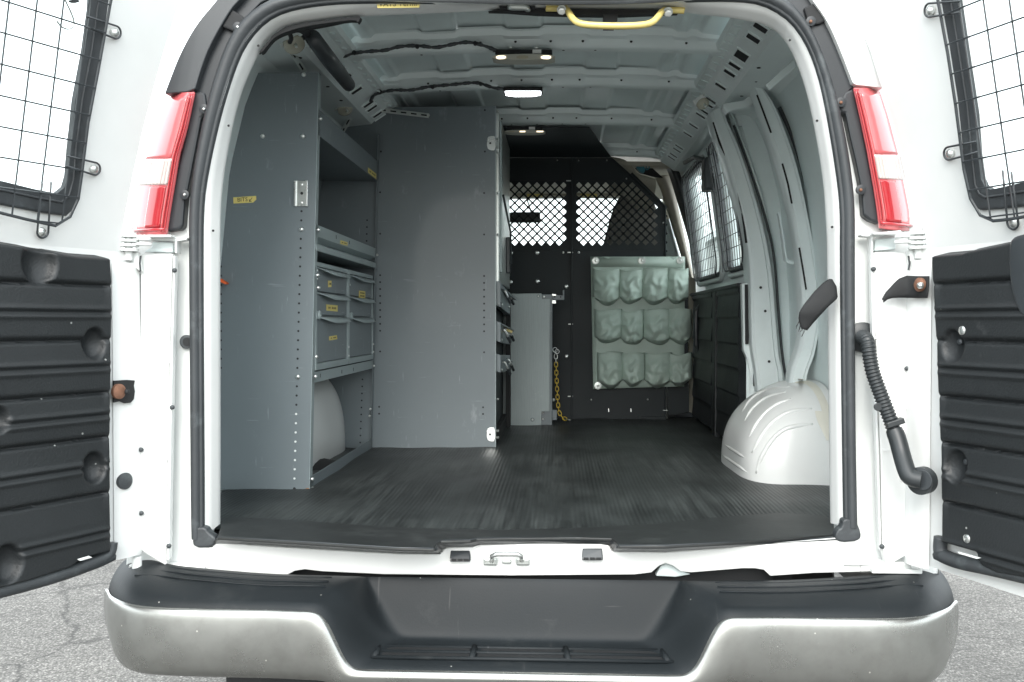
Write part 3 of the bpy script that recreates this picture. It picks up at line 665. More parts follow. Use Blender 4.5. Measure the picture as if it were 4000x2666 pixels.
# applique / lamp housings
plate('corner_applique', [(644, 367)]+chaikin([(644, 362), (660, 318), (702, 210), (765, 96), (848, 0), (890, -60)], 2)+[(975, -60)]+chaikin([(970, -45), (937, 0), (902, 35), (823, 172), (790, 255), (762, 348)], 2)+[(730, 360)], -.030, .035, 'bplas_s', V, bevel=.006)
lab(plate('applique_return', [(762, 350), (823, 172), (902, 35), (945, -30), (1120, -30), (1020, 10), (930, 100), (880, 200), (829, 357), (812, 446), (790, 466), (770, 420)], -.008, .02, 'hous', V, bevel=.002), 'dark inner side of the left corner trim')
plate('applique_step', [(866, 104), (905, 36), (945, 62), (958, 80), (925, 130)], -.024, .018, 'black', V, bevel=.004)
lab(plate('corner_applique', chaikin([(3140, -50), (3172, 0), (3230, 77), (3281, 191), (3332, 325)], 2)+[(3345, 332), (3450, 344)]+chaikin([(3449, 338), (3420, 230), (3370, 120), (3290, 0), (3250, -60)], 2), -.030, .035, 'white', V, bevel=.006), 'white upper corner panel above the right tail light')
lab(plate('applique_return', [(3172, 0), (3230, 77), (3281, 191), (3332, 325), (3332, 345), (3320, 350), (3296, 400), (3302, 440), (3278, 442), (3255, 351), (3198, 191), (3147, 89), (3060, -10), (3140, -30)], -.012, .02, 'hous', V, bevel=.002), 'dark inner side of the right corner trim')
plate('applique_step', [(3140, 30), (3190, 8), (3233, 80), (3200, 95), (3160, 98)], -.022, .016, 'black', V, bevel=.004)
hsL = plate('lamp_housing', [(759, 352), (800, 362), (812, 446), (786, 462), (765, 574), (733, 740), (728, 752), (721, 784), (714, 886), (700, 898), (640, 905), (676, 733), (727, 504)], -.014, .04, 'hous', V, bevel=.006)
hsR = plate('lamp_housing', [(3335, 344), (3300, 362), (3278, 420), (3285, 440), (3302, 442), (3322, 540), (3345, 638), (3360, 712), (3368, 765), (3373, 842), (3400, 862), (3440, 876), (3415, 733), (3363, 466)], -.014, .04, 'hous', V, bevel=.006)
for (x, y, hh) in ((798, 428, hsL), (930, 108, hsL), (723, 762, hsL), (3284, 402, hsR), (3166, 86, hsR), (3361, 743, hsR)):
    MB().disc(U(x, y, -.018), (0, -1, 0), .011, .006, 16, .001).build('lamp_boss', 'hous', hh, smooth=True, auto=40)
    MB().disc(U(x, y, -.025), (0, -1, 0), .0035, .004, 10, .002).build('lamp_screw', 'rust' if x > 3000 else 'zinc', hh)

# tail lamps : wrapped lens bodies
def tail_light(sd, IN, OUTE, z_red, nm):
    # IN / OUTE: inner and outer edge polylines (px), t parameter along height
    n = 40
    A = resample([Vector((x, y, 0)) for x, y in IN], n); B = resample([Vector((x, y, 0)) for x, y in OUTE], n)
    def surf(t0, t1, s0, s1, lift, nr=14, nc=16):
        rows = []
        for i in range(nr+1):
            t = lerp(t0, t1, i/nr)*(n-1); k = min(n-2, int(t)); fr = t-k
            a = A[k].lerp(A[k+1], fr); b = B[k].lerp(B[k+1], fr); row = []
            for j in range(nc+1):
                s_ = lerp(s0, s1, j/nc); p = a.lerp(b, s_)
                curve = .075*max(0, s_-.15)**2.2/(.85**2.2)     # wraps round the corner
                # bulge and rounded rim
                p = U(p.x, p.y, -.030+curve-.004*math.sin(math.pi*min(1, s_))-lift)
                row.append(p)
            rows.append(row)
        return rows
    root = MB().grid(surf(0, 1, 0, 1, 0)).build('tail_light', 'red', V, smooth=True, solid=.035, off=-1 if sd < 0 else -1)
    lab(root, 'red and clear tail light on the %s rear corner' % nm)
    MB().grid(surf(z_red[0]+.003, z_red[1]-.003, .16, .98, .0035)).build('reverse_lens', 'clr', root, smooth=True, solid=.004)
    MB().grid(surf(.03, z_red[0]-.004, .20, .97, .003)).build('upper_lens', 'red', root, smooth=True, solid=.004)
    MB().grid(surf(z_red[1]+.004, .95, .20, .62, .004)).build('lower_reflector', 'redd', root, smooth=True, solid=.004)
    for s_ in (.05, .13):
        path = [r[0] for r in surf(.01, .985, s_, s_, .005, nr=30, nc=1)]
        MB().tube(path, .0022, 6).build('lens_rib', 'redd', root, smooth=True)
    # prismatic ribs of the reverse lens
    pr = MB()
    for k in range(9):
        s_ = .2+.085*k; path = [r[0]+Vector((0, -.003, 0)) for r in surf(z_red[0]+.01, z_red[1]-.01, s_, s_, .005, nr=5, nc=1)]
        pr.tube(path, .0012, 4)
    pr.build('lens_ribs', 'clr', root)
    path = [p for p in surf(.965, .965, .05, .9, .006, nr=1, nc=12)[0]]
    MB().tube(path, .004, 6).build('lens_foot', 'redd', root, smooth=True)
    return root
tail_light(-1, [(759, 360), (727, 504), (695, 612), (676, 733), (660, 830), (647, 915)], [(644, 367), (603, 472), (561, 619), (529, 733), (510, 850), (507, 923)], (.47, .655), 'left')
tail_light(1, [(3335, 344), (3363, 466), (3389, 587), (3415, 733), (3427, 810), (3437, 890)], [(3450, 344), (3490, 460), (3525, 587), (3558, 733), (3582, 850), (3577, 906)], (.475, .65), 'right')

# hinge strips, hinges, plugs
def hstrip(name, pts, Y, bev=.006, th=.022, m='white'): return plate(name, pts, Y, th, m, V, bevel=bev)
lab(hstrip('hinge_post', [(548, 995), (556, 991), (673, 991), (668, 1180), (660, 1500), (652, 1900), (650, 2208), (642, 2208), (609, 2189), (567, 2163), (540, 2144), (545, 1500)], -.034), 'white vertical hinge post beside the left door')
lab(hstrip('hinge_post', [(3415, 992), (3420, 985), (3538, 985), (3547, 1000), (3552, 1400), (3560, 1800), (3568, 2138), (3562, 2160), (3548, 2165), (3470, 2212), (3462, 2208), (3447, 2150), (3440, 1800), (3424, 1361), (3408, 1100)], -.034), 'white vertical hinge post beside the right door')
hstrip('hinge_post_rim', [(676, 1000), (684, 1000), (676, 1300), (668, 1700), (660, 2190), (652, 2190), (655, 1700)], -.036, .002, .02, 'white_in')
hstrip('hinge_post_rim', [(3405, 930), (3413, 990), (3420, 1361), (3436, 1800), (3443, 2150), (3436, 2150), (3426, 1800), (3410, 1361), (3402, 1000)], -.036, .002, .02, 'white_in')
for (x, y) in ((683, 1057), (674, 1592), (552, 1757), (661, 2133), (553, 2005)): MB().disc(U(x, y, -.038), (0, -1, 0), .0055, .004, 10, .003).build('post_screw', 'rubber', V)
for (x, y) in ((3411, 1052), (3444, 2135), (3542, 1440), (3554, 2000)): MB().disc(U(x, y, -.038), (0, -1, 0), .0055, .004, 10, .003).build('post_screw', 'rubber' if y != 2000 else 'white_in', V)
nb = MB()
for (x, y) in ((580, 1101), (580, 1297), (650, 1417), (576, 1600), (640, 1800), (573, 1880), (573, 2093), (3510, 1290), (3445, 1410), (3525, 1596), (3460, 1760), (3530, 1876), (3535, 2085), (3428, 1320)):
    nb.obox(U(x, y, -.034), (.008, 0, 0), (0, .002, 0), (0, 0, .0022))
nb.build('post_dimples', 'white', V)
def cap(x, y, r, Y, m='rubber', dome=.003):
    o = MB().disc(U(x, y, Y), (0, -1, 0), r, .006, 28, 0).build('rubber_plug', m, V, bevel=.002)
    MB().disc(U(x, y, Y-.0062), (0, -1, 0), r*.62, .0015, 24, 0).build('plug_recess', 'black', o)
cap(731, 1336, .0165, .006)
for pl in ([(547, 1070), (545, 1500), (541, 2140)], [(3551, 1070), (3557, 1500), (3566, 1890), (3571, 2135)]):
    MB().tube([U(x, y, -.033) for x, y in pl], .0016, 6).build('panel_gap', 'bplas_s', V)
# hinges top and bottom
def hinge(px0, py0, d, low=False):
    c = U(px0, py0, -.060); h = MB().disc(c+Vector((0, 0, -.040)), (0, 0, 1), .009, .066, 14)
    o = h.build('hinge_pin', 'white_in', V, bevel=.001)
    for k in range(4): MB().disc(c+Vector((0, 0, .012-.0105*k)), (0, 0, 1), .0235-.0004*k, .0062, 26).build('hinge_ring', 'white_in', o, bevel=.0012)
    MB().obox(c+Vector((d*.048, .014, .016)), (.050, 0, 0), (0, .014, 0), (0, 0, .0025)).build('hinge_leaf', 'white_in', o, bevel=.001)
    MB().disc(c+Vector((d*.036, .0, .006)), (0, 0, 1), .016, .006, 18).build('hinge_leaf', 'white_in', o, bevel=.001)
    MB().disc(c+Vector((d*.036, .0, -.006)), (0, 0, 1), .018, .006, 18).build('hinge_leaf', 'white_in', o, bevel=.001)
    MB().disc(c+Vector((d*.038, -.002, .012)), (0, 0, 1), .005, .006, 8).build('hinge_bolt', 'zinc', o)
hinge(502, 950, 1); hinge(3590, 940, -1)
plate('hinge_gusset', [(470, 984), (540, 984), (549, 1064), (463, 1000)], -.052, .018, 'white_in', V, bevel=.004)
plate('hinge_gusset', [(3552, 975), (3622, 975), (3628, 1000), (3552, 1060)], -.052, .018, 'white_in', V, bevel=.004)
for pl in ([(549, 1000), (546, 1030), (549, 1062)], [(3549, 1000), (3553, 1030), (3549, 1056)]): MB().tube([U(x, y, -.053) for x, y in pl], .0022, 6).build('panel_gap', 'bplas_s', V)
for (x, y, d) in ((535, 2195, 1), (3580, 2185, -1)):
    o = MB().disc(U(x, y, -.04)+Vector((0, 0, -.02)), (0, 0, 1), .011, .032, 14).build('hinge_pin', 'white_in', V, bevel=.001)
    MB().obox(U(x, y, -.03)+Vector((d*.045, .01, -.026)), (.055, 0, 0), (0, .02, 0), (0, 0, .005)).build('hinge_leaf', 'white_in', o, bevel=.002)
    MB().obox(U(x, y, -.03)+Vector((d*.07, .02, -.012)), (.09, 0, -.012*0), (0, .02, 0), (0, 0, .004)).build('hinge_leaf', 'white', o, bevel=.002)
# bracket boxes beneath lamps
plate('lamp_bracket', [(560, 922), (728, 928), (728, 938), (690, 944), (690, 990), (682, 990), (680, 942), (590, 938)], -.03, .03, 'white_in', V, bevel=.002)
plate('lamp_bracket', [(3365, 915), (3520, 900), (3522, 910), (3412, 926), (3412, 985), (3404, 990), (3402, 926), (3366, 924)], -.03, .03, 'white_in', V, bevel=.002)
plate('bracket_recess', [(595, 944), (676, 948), (676, 988), (560, 985), (590, 965)], -.012, .02, 'primer_lt', V, bevel=.003)
plate('bracket_recess', [(3418, 934), (3498, 930), (3500, 975), (3416, 982)], -.012, .02, 'primer_lt', V, bevel=.003)
# lower corner panels beside the sill
plate('lower_corner', [(490, 2238), (760, 2238), (760, 2196), (690, 2204), (640, 2216), (530, 2222)], -.024, .03, 'white', V, bevel=.003)
plate('lower_corner', [(3362, 2236), (3600, 2222), (3590, 2208), (3460, 2206), (3364, 2186)], -.024, .03, 'white', V, bevel=.003)

# ------------------------------------------------------------------ sill
SILL_T = [(830, 2128), (860, 2122), (1000, 2132), (1300, 2150), (1560, 2164), (1722, 2166), (1730, 2148), (1748, 2140), (1840, 2138), (1870, 2130), (2100, 2125), (2340, 2126), (2380, 2132), (2392, 2156), (2600, 2158), (2830, 2142), (3000, 2126), (3275, 2102), (3362, 2112)]
SILL_B = [(3362, 2236), (3180, 2240), (3010, 2252), (2985, 2228), (2950, 2222), (2900, 2222), (2700, 2238), (2660, 2234), (2630, 2212), (2600, 2202), (2575, 2212), (2545, 2238), (2480, 2246), (2000, 2250), (1500, 2245), (1260, 2234), (1190, 2226), (1150, 2232), (1110, 2254), (1000, 2250), (900, 2240), (752, 2238), (752, 2140), (830, 2140)]
lab(plate('rear_sill', SILL_T+SILL_B, -.022, .008, 'white', V, bevel=.003), 'white rear sill below the cargo floor')
MB().box((-.715, -.013, .668), (.70, .064, .688)).build('sill_inner', 'white_in', V)
MB().box((-.62, .05, .40), (.62, .30, .64)).build('crossmember', 'black', V)
plate('crossmember_face', [(1100, 2215), (3020, 2200), (3020, 2290), (1100, 2290)], .03, .02, 'black', V)
plate('frame_bracket', [(2560, 2252), (2580, 2212), (2605, 2196), (2640, 2216), (2700, 2246), (2640, 2256)], .005, .02, 'primer', V, bevel=.004)
# striker
so_ = MB()
so_.obox(U(1979, 2196, -.026), (.010, 0, 0), (0, .004, 0), (0, 0, .004))
lo = so_.build('door_striker', 'galv', V, bevel=.002)
for x in (1915, 2043): MB().obox(U(x, 2195, -.028), (.016, 0, 0), (0, .004, 0), (0, 0, .009)).build('striker_foot', 'galv', lo, bevel=.004)
MB().tube([U(1920, 2192, -.034), U(1922, 2172, -.05), U(1940, 2166, -.052), U(2020, 2166, -.052), U(2036, 2172, -.05), U(2038, 2190, -.034)], .0055, 8).build('striker_bar', 'zinc', lo, smooth=True)
for (xa, xb, ya, yb) in ((1757, 1837, 2153, 2196), (2273, 2355, 2144, 2191)):
    b_ = MB().prism([U(xa+3, ya, -.026), U(xb-3, ya, -.026), U(xb, yb-14, -.040), U(xb, yb, -.040), U(xa, yb, -.040), U(xa, yb-14, -.040)], (0, .016, 0)).build('rubber_stop', 'bplas_s', V, bevel=.002)
    for k in range(3):
        MB().obox(U(lerp(xa, xb, .2+.3*k), yb-8, -.041), (.006, 0, 0), (0, .0015, 0), (0, 0, .0022)).build('stop_slot', 'black', b_)

# ------------------------------------------------------------------ rear bumper
bump = lab(MB().box((-.60, .0, .40), (.60, .05, .47)).build('rear_bumper', 'black', V, bevel=.005), 'rear step bumper with black pad and dull chrome face')
# rows: (wing (Y,z), centre (Y,z), left wing end px, left centre start px) ; mirrored px about the van centre
WR = [  # wing Y, wing z, centre Y, centre z, half-width of wing inner end, half-width where recess starts
    (-.030, .634, -.030, .630, .370, .352),
    (-.045, .640, -.036, .622, .372, .350),
    (-.075, .641, -.052, .560, .385, .318),
    (-.112, .638, -.070, .497, .398, .280),
    (-.150, .632, -.078, .488, .408, .272),
    (-.180, .620, -.104, .484, .420, .300),
    (-.200, .606, -.172, .480, .430, .318),
    (-.209, .593, -.206, .472, .436, .340),
    (-.212, .584, -.215, .461, .436, .352)]
HW = .968
def bumper_rows(WR, cx=-.006, wide=HW):
    rows = []
    for (yw, zw, yc, zc, hw, hc) in WR:
        row = []; dz_ = .018*sstep(.60, .63, zw); lo_ = sstep(.52, .43, zw) if zw > .43 else 1; lo_ = max(0, min(1, (.54-zw)/.10))**2
        ks = [-1, -.985, -.955, -.91, -.85, -.72, -.6, -.53]
        pts = []
        for k in ks:
            x = k*wide*(1-.028*lo_*max(0, abs(k)-.85)/.15); back = .14*sstep(.80, 1.0, abs(k))**1.6+(.05*max(0, abs(k)-.96)/.04)
            sag = .020*(abs(k)-.5)**2
            pts.append((x, yw+back+(.006 if abs(k) < .9 else 0), zw-dz_*(1-sstep(.55, .9, abs(k)))-.012*sstep(.9, 1, abs(k))))
        zw = zw-dz_; zc = zc-dz_*.8*(1 if zc > .6 else 0)
        pts += [(-hw-.03, yw, zw), (-hw, yw+.0015, zw-.001)]
        for t in (.25, .5, .75):
            pts.append((-lerp(hw, hc, t), lerp(yw, yc, sstep(0, 1, t)), lerp(zw, zc, sstep(0, 1, t))))
        pts += [(-hc, yc, zc), (-hc+.03, yc, zc), (-.12, yc, zc)]
        full = pts+[(-x, y, z) for x, y, z in reversed(pts)]
        rows.append([(x+cx, y, z) for x, y, z in full])
    return rows
pad = MB().grid(bumper_rows(WR)).build('step_pad', 'bumpad', bump, smooth=True, subsurf=2)
WC = [
    (-.206, .5895, -.210, .4665, .428, .348),
    (-.2145, .589, -.2175, .4650, .432, .352),
    (-.2185, .584, -.220, .4600, .438, .356),
    (-.2215, .572, -.222, .4540, .446, .362),
    (-.224, .525, -.2215, .4500, .446, .366),
    (-.222, .475, -.220, .4400, .440, .370),
    (-.214, .448, -.212, .430, .436, .372),
    (-.195, .433, -.195, .420, .430, .372),
    (-.150, .428, -.150, .416, .430, .372)]
lab(MB().grid(bumper_rows(WC, wide=HW+.006)).build('chrome_face', 'chrome', bump, smooth=True, subsurf=2), 'dull scuffed chrome bumper face')
# raised bars and grooves on the pad
st_ = MB()
for sd in (-1, 1):
    for yy, zz in ((-.070, .6412), (-.100, .6405), (-.128, .6375)):
        st_.tube([(sd*x-.006, yy+.004+.024*sstep(.74, .86, x), zz-.001-.018*(1-sstep(.55, .9, x/HW))-.006*sstep(.76, .88, x)) for x in [.43+.04*q for q in range(12)]], .0020, 6)
st_.build('tread_lines', 'bumpad', pad, smooth=True)
# step treads: raised lattice on the step
tr = MB()
def rbar(x0, x1, y, z, r=.0045): tr.tube([(x0, y, z), (x1, y, z)], r, 8)
rbar(-.30, .30, -.112, .4835); rbar(-.315, .31, -.142, .4825); rbar(-.325, .32, -.176, .4815)
for x in (-.315, -.105, .095, .305): tr.tube([(x-.003, -.110, .4835), (x+.003*(1 if x > 0 else -1), -.178, .4815)], .0075, 8)
tr.build('step_tread', 'bumpad', pad, smooth=True)
pk = MB()
for (a, b) in ((-.30, -.118), (-.092, .082), (.108, .295)):
    pk.box((a, -.138, .4828), (b, -.116, .4838)); pk.box((a-.005, -.172, .4812), (b+.005, -.147, .4822))
pk.build('tread_pocket', 'black', pad)

# under body: tyres, hitch beam, exhaust
for sd in (-1, 1):
    ty = MB(); prof = [(.19, -.11), (.30, -.12), (.355, -.10), (.365, -.05), (.365, .05), (.355, .10), (.30, .12), (.19, .11)]
    n = 36; rows = [[(sd*.80+w_, 1.07+r*math.cos(2*math.pi*k/n), .365+r*math.sin(2*math.pi*k/n)) for r, w_ in prof] for k in range(n+1)]
    wl = ty.grid(rows).build('rear_wheel', 'tyre', V, smooth=True, auto=40)
    MB().disc((sd*.80, 1.07, .365), (sd, 0, 0), .19, .06, 28).build('wheel_rim', 'galv', wl, bevel=.01)
    fr_ = MB().grid([[(sd*.80+w_, 4.85+r*math.cos(2*math.pi*k/n), .365+r*math.sin(2*math.pi*k/n)) for r, w_ in prof] for k in range(n+1)]).build('front_wheel', 'tyre', V, smooth=True, auto=40)
MB().box((-.70, -.02, .30), (.70, .10, .415)).build('hitch_beam', 'black', V, bevel=.01)
MB().tube([(-.9, 1.07, .38), (.9, 1.07, .38)], .05, 12).build('rear_axle', 'black', V)

# ================================================================== rear doors (opened outwards)
class Door:
    def __init__(s, sd, edge, th, k=.20, zb=1.36):
        s.sd = sd; s.H = U(edge[0], edge[1], -.03); s.H.z = 0; a = R_(th)
        s.d = Vector((sd*math.cos(a), -math.sin(a), 0)); s.n = Vector((-sd*math.sin(a), -math.cos(a), 0)); s.k = k; s.zb = zb
        s.root = MB(); 
    def pt(s, u, z, w=0): return s.H+s.d*u+s.n*(w+s.k*max(0, z-s.zb))+Vector((0, 0, z))
    def hit(s, px, py, w=0):
        r = ray(px, py)
        for up in (False, True):
            kk = s.k if up else 0
            num = s.n.dot(s.H-CAM)+w+kk*(CAM.z-s.zb); den = s.n.dot(r)-kk*r.z
            t = num/den; p = CAM+r*t
            if (p.z > s.zb) == up: break
        return ((p-s.H).dot(s.d), p.z)
    def P(s, pts, w=0): return [s.hit(x, y, w) for x, y in pts]
    def poly(s, uz, w, th, name, m, parent, bevel=.002, **k):
        return MB().prism([s.pt(u, z, w) for u, z in uz], s.n*th).build(name, m, parent, bevel=bevel, **k)
    def tube(s, uz, w, r, name, m, parent, closed=False, n=8):
        P = [s.pt(u, z, w) for u, z in uz]
        if closed: P.append(P[0])
        return MB().tube(P, r, n, cap=not closed).build(name, m, parent, smooth=True)

def fill_hole(outer, inner, fn):
    bm = bmesh.new(); es = []
    for loop in (outer, inner):
        if not loop: continue
        vs = [bm.verts.new((u, z, 0)) for u, z in loop]
        es += [bm.edges.new((vs[i], vs[(i+1) % len(vs)])) for i in range(len(vs))]
    bmesh.ops.triangle_fill(bm, use_beauty=True, edges=es)
    mb = MB(); bm.verts.ensure_lookup_table(); bm.verts.index_update()
    mb.add([fn(v.co.x, v.co.y) for v in bm.verts], [tuple(v.index for v in f.verts) for f in bm.faces]); bm.free()
    return mb

def make_door(sd, edge, th, inner_edge_up, trim_top, trim_edge, trim_bot, gask_out, gask_in, guard, nm):
    D = Door(sd, edge, th)
    UW = .78
    ue = D.P(inner_edge_up)
    # upper sheet outline (u,z)
    zt = 2.06
    win_o = D.P(gask_out); win_i = D.P(gask_in, 0)
    uf = .63
    def close(loop, far, top):   # traced from top hinge corner down to the frame edge; completed beyond the frame
        l = list(loop); z0 = l[-1][1]; u0, zt0 = l[0]
        l += [(far-.06, z0-.002), (far-.015, z0+.02), (far, z0+.07)]
        l += [(far-.03, top-.06), (far-.06, top-.015), (far-.11, top)]
        du = u0+.10
        l += [(u0-.02+.12, top), (u0+.03, top-.02), (u0-.005+.01, top-.07)]
        return l
    go = close(win_o, uf+.03, 1.995); gi = close(win_i, uf, 1.965)
    outer = [(ue[i][0], ue[i][1]) for i in range(len(ue))]          # top to belt
    outer = [(outer[0][0]+.05, zt)]+outer+[(outer[-1][0], D.zb), (UW, D.zb), (UW-.03, zt-.25), (UW-.10, zt)]
    mb = fill_hole(outer, go, lambda u, z: D.pt(u, z, 0))
    # lower sheet
    a0 = -.004
    low = [(a0, D.zb), (a0, .70), (a0+.03, .672), (UW, .668), (UW, D.zb)]
    mb.add([D.pt(u, z, 0) for u, z in low], [tuple(range(5))])
    if outer[-4][0] > a0: pass
    root = lab(mb.build('rear_door', 'white', V, solid=.045, off=1 if 0 else -1, smooth=False), '%s rear door swung open, white with black trim and a caged window' % nm)
    # make sure the thickness goes to the outside of the door
    me = root.data
    for p in me.polygons:
        if p.normal.dot(D.n) < 0: p.flip()
    me.update()
    root.modifiers['solid'].offset = -1
    # rolled edge along the hinge side
    te = D.P(trim_edge)
    rows = []
    for i in range(13):
        z = lerp(.665, 1.335, i/12)
        um = .010; 
        rows.append([D.pt(lerp(-.003, te[min(len(te)-1, 0)][0]*0+min(t[0] for t in te)+.004, q), z, .003+.010*math.sin(math.pi*q)**.7) for q in [k/8 for k in range(9)]])
    MB().grid(rows).build('door_edge_roll', 'white', root, smooth=True)
    # window gasket
    gb = fill_hole(go, gi, lambda u, z: D.pt(u, z, .004)).build('window_gasket', 'rubber', root, solid=.012)
    gb.modifiers['solid'].offset = 0
    D.tube(go, .004, .006, 'gasket_bead', 'rubber', root, True)
    D.tube([(lerp(a[0], b[0], .55), lerp(a[1], b[1], .55)) for a, b in zip(go, gi)], .010, .003, 'gasket_bead', 'rubber', root, True, 6)
    MB().add([D.pt(u, z, -.012) for u, z in gi], [tuple(range(len(gi)))]).build('window_glass', 'glass', root)
    # wire guard
    gp = D.P(guard, .03)
    gl = close(gp, uf+.05, 2.02)
    gd = MB(); P = [D.pt(u, z, .030) for u, z in gl]; gd.tube(P+[P[0]], .0032, 6, cap=False)
    def inside_span(val, axis):   # intersections of grid line with the loop
        xs_ = []
        for i in range(len(gl)):
            a, b = gl[i], gl[(i+1) % len(gl)]
            if (a[axis]-val)*(b[axis]-val) < 0:
                t = (val-a[axis])/(b[axis]-a[axis]); xs_.append(lerp(a[1-axis], b[1-axis], t))
        return sorted(xs_)
    z = guard_z0 = 1.405
    while z < 2.03:
        s_ = inside_span(z, 1)
        if len(s_) >= 2: gd.tube([D.pt(s_[0], z, .0315), D.pt(s_[-1], z, .0315)], .0018, 5)
        z += .0565
    u = min(p[0] for p in gl)+.05
    while u < uf+.05:
        s_ = inside_span(u, 0)
        if len(s_) >= 2: gd.tube([D.pt(u, s_[0], .029), D.pt(u, s_[-1], .029)], .0018, 5)
        u += .0565
    gdo = gd.build('wire_guard', 'bplas_s', root)
    return D, root, gl

EU_L = [(720, -60), (690, 40), (640, 200), (600, 345), (560, 500), (520, 680), (492, 820), (478, 900), (476, 960)]
EU_R = [(3300, -60), (3340, 60), (3400, 200), (3462, 400), (3512, 570), (3560, 740), (3596, 860), (3612, 910)]
DL, dl, glL = make_door(-1, (545, 1500), 65, EU_L, None, [(440, 1100), (440, 2100)], None,
    [(408, 0), (376, 223), (344, 383), (312, 574), (303, 721), (281, 803), (249, 835), (150, 820), (0, 791)],
    [(341, 32), (318, 200), (281, 395), (261, 593), (252, 689), (239, 733), (210, 756), (120, 738), (0, 708)],
    [(434, 0), (383, 281), (344, 485), (319, 689), (306, 778), (274, 848), (217, 883), (100, 857), (0, 832)], 'left')
DR, dr, glR = make_door(1, (3545, 1500), 68, EU_R, None, [(3638, 1100), (3673, 2080)], None,
    [(3695, 0), (3727, 179), (3759, 383), (3784, 625), (3797, 753), (3815, 795), (3842, 812), (3920, 806), (4000, 797)],
    [(3756, 0), (3784, 191), (3823, 446), (3835, 606), (3848, 701), (3862, 728), (3883, 740), (3940, 728), (4000, 714)],
    [(3663, 0), (3702, 210), (3733, 415), (3765, 663), (3791, 778), (3829, 842), (3880, 864), (3940, 858), (4000, 848)], 'right')

GROOVE_Z = [1.281, 1.163, 1.047, .950, .827]
def trim(D, root, edge_px, top_px, bot_px, dimples, extra=None):
    # black moulded panel: height field over (u, z)
    E_ = D.P(edge_px, .028); T = D.P(top_px, .028); B = D.P(bot_px, .028)
    def edge_u(z): return interp(sorted([(p[1], p[0]) for p in E_]), z)
    def top_z(u): return interp(sorted(T), u)
    def bot_z(u): return interp(sorted(B), u)
    dm = []
    for (x, y, r, dd) in dimples:
        u, z = D.hit(x, y, .03); dm.append((u, z, r, dd))
    NU, NZ = 150, 210; rows = []
    for i in range(NZ+1):
        t = i/NZ; row = []
        for j in range(NU+1):
            s_ = (j/NU)**1.25
            uu = .012+s_*.74
            zt_, zb_ = top_z(uu), bot_z(uu); z = lerp(zb_, zt_, t)
            u0 = edge_u(z); uu = u0+s_*(.75-u0)
            cr_ = .028
            # rounded upper corner
            du = uu-u0
            if du < cr_ and z > zt_-cr_:
                q = cr_-du; 
                zmax = zt_-cr_+math.sqrt(max(0, cr_*cr_-q*q)); z = min(z, zmax)
            w = .034
            fe = sstep(0, .012, du)*sstep(0, .012, zt_-z)*sstep(0, .01, z-zb_)
            amp = sstep(.0, .03, du)
            for k, gz in enumerate(GROOVE_Z):
                dz = z-gz
                w -= .0085*math.exp(-(dz/.0045)**2)*amp
                if -.060 < dz <= 0: w -= .006*(1-(-dz)/.060)*amp
            for gz in (1.222, 1.105, .998, .888, .74):
                w += .004*math.exp(-((z-gz-.007)/.0045)**2)*amp; w += .004*math.exp(-((z-gz+.010)/.0045)**2)*amp; w -= .004*math.exp(-((z-gz+.0015)/.005)**2)*amp
            for (cu, cz, r, dd) in dm:
                d_ = math.hypot((uu-cu), (z-cz)*.85)/r
                if d_ < 1.25: w = lerp(w, .034-dd*(1-min(1, d_)**2*.6), 1-sstep(.82, 1.06, d_))
            w = lerp(-.002, w, fe)
            row.append(D.pt(uu, z, w))
        rows.append(row)
    return MB().grid(rows).build('trim_panel', 'bplas', root, smooth=True)
tL = trim(DL, dl, [(440, 1030), (446, 1119), (441, 1500), (438, 1700), (440, 2150)], [(408, 994), (200, 960), (0, 928)], [(440, 2165), (383, 2202), (200, 2260), (0, 2312)],
          [(152, 1028, .040, .030), (368, 1343, .030, .028), (366, 1828, .030, .028), (25, 2205, .034, .028), (-8, 1640, .024, .026)])
tR = trim(DR, dr, [(3634, 1030), (3638, 1119), (3650, 1316), (3663, 1630), (3670, 1800), (3673, 2080)], [(3660, 984), (3680, 977), (3800, 953), (4000, 915)], [(3673, 2130), (3700, 2182), (3765, 2212), (3850, 2228), (4000, 2262)],
          [(3722, 1352, .030, .020), (3735, 1822, .030, .022)])
for (x, y) in ((3760, 1292), (3778, 2105)):
    u, z = DR.hit(x, y, .033); MB().disc(DR.pt(u, z, .031), DR.n, .009, .004, 16, .002).build('trim_screw', 'zinc', tR, smooth=True, auto=40)
    MB().disc(DR.pt(u, z, .0235), DR.n, .0035, .001, 8).build('screw_socket', 'black', tR) if 0 else None
for (x, y) in ((3751, 1336), (3774, 1806)):
    u, z = DR.hit(x, y, .02); MB().disc(DR.pt(u, z, .016), DR.n, .006, .006, 14, .002).build('trim_screw', 'bplas_s', tR)
# weatherstrip roll at the door foot
def foot(D, root, pts, r, m='rubber'):
    uz = chaikin(D.P(pts, .02), 2); return D.tube(uz, .018, r, 'foot_seal', m, root)
foot(DL, dl, [(437, 2120), (432, 2160), (400, 2185), (300, 2225), (150, 2272), (-60, 2325)], .015)
foot(DL, dl, [(440, 2170), (380, 2200), (250, 2238), (100, 2280), (-60, 2312)], .014)
foot(DR, dr, [(3672, 2100), (3668, 2150), (3680, 2175), (3760, 2200), (3870, 2222), (4060, 2265)], .015)
foot(DR, dr, [(3660, 2165), (3720, 2195), (3850, 2220), (4060, 2258)], .014)
for D, root, pts in ((DL, dl, [(300, 2185), (345, 2172), (358, 2178), (310, 2192)]), (DR, dr, [(3745, 2155), (3835, 2180), (3820, 2184), (3750, 2164)])):
    uz = D.P(pts, .045); D.poly(uz, .045, .003, 'trim_sliver', 'white_in', root, .0005)
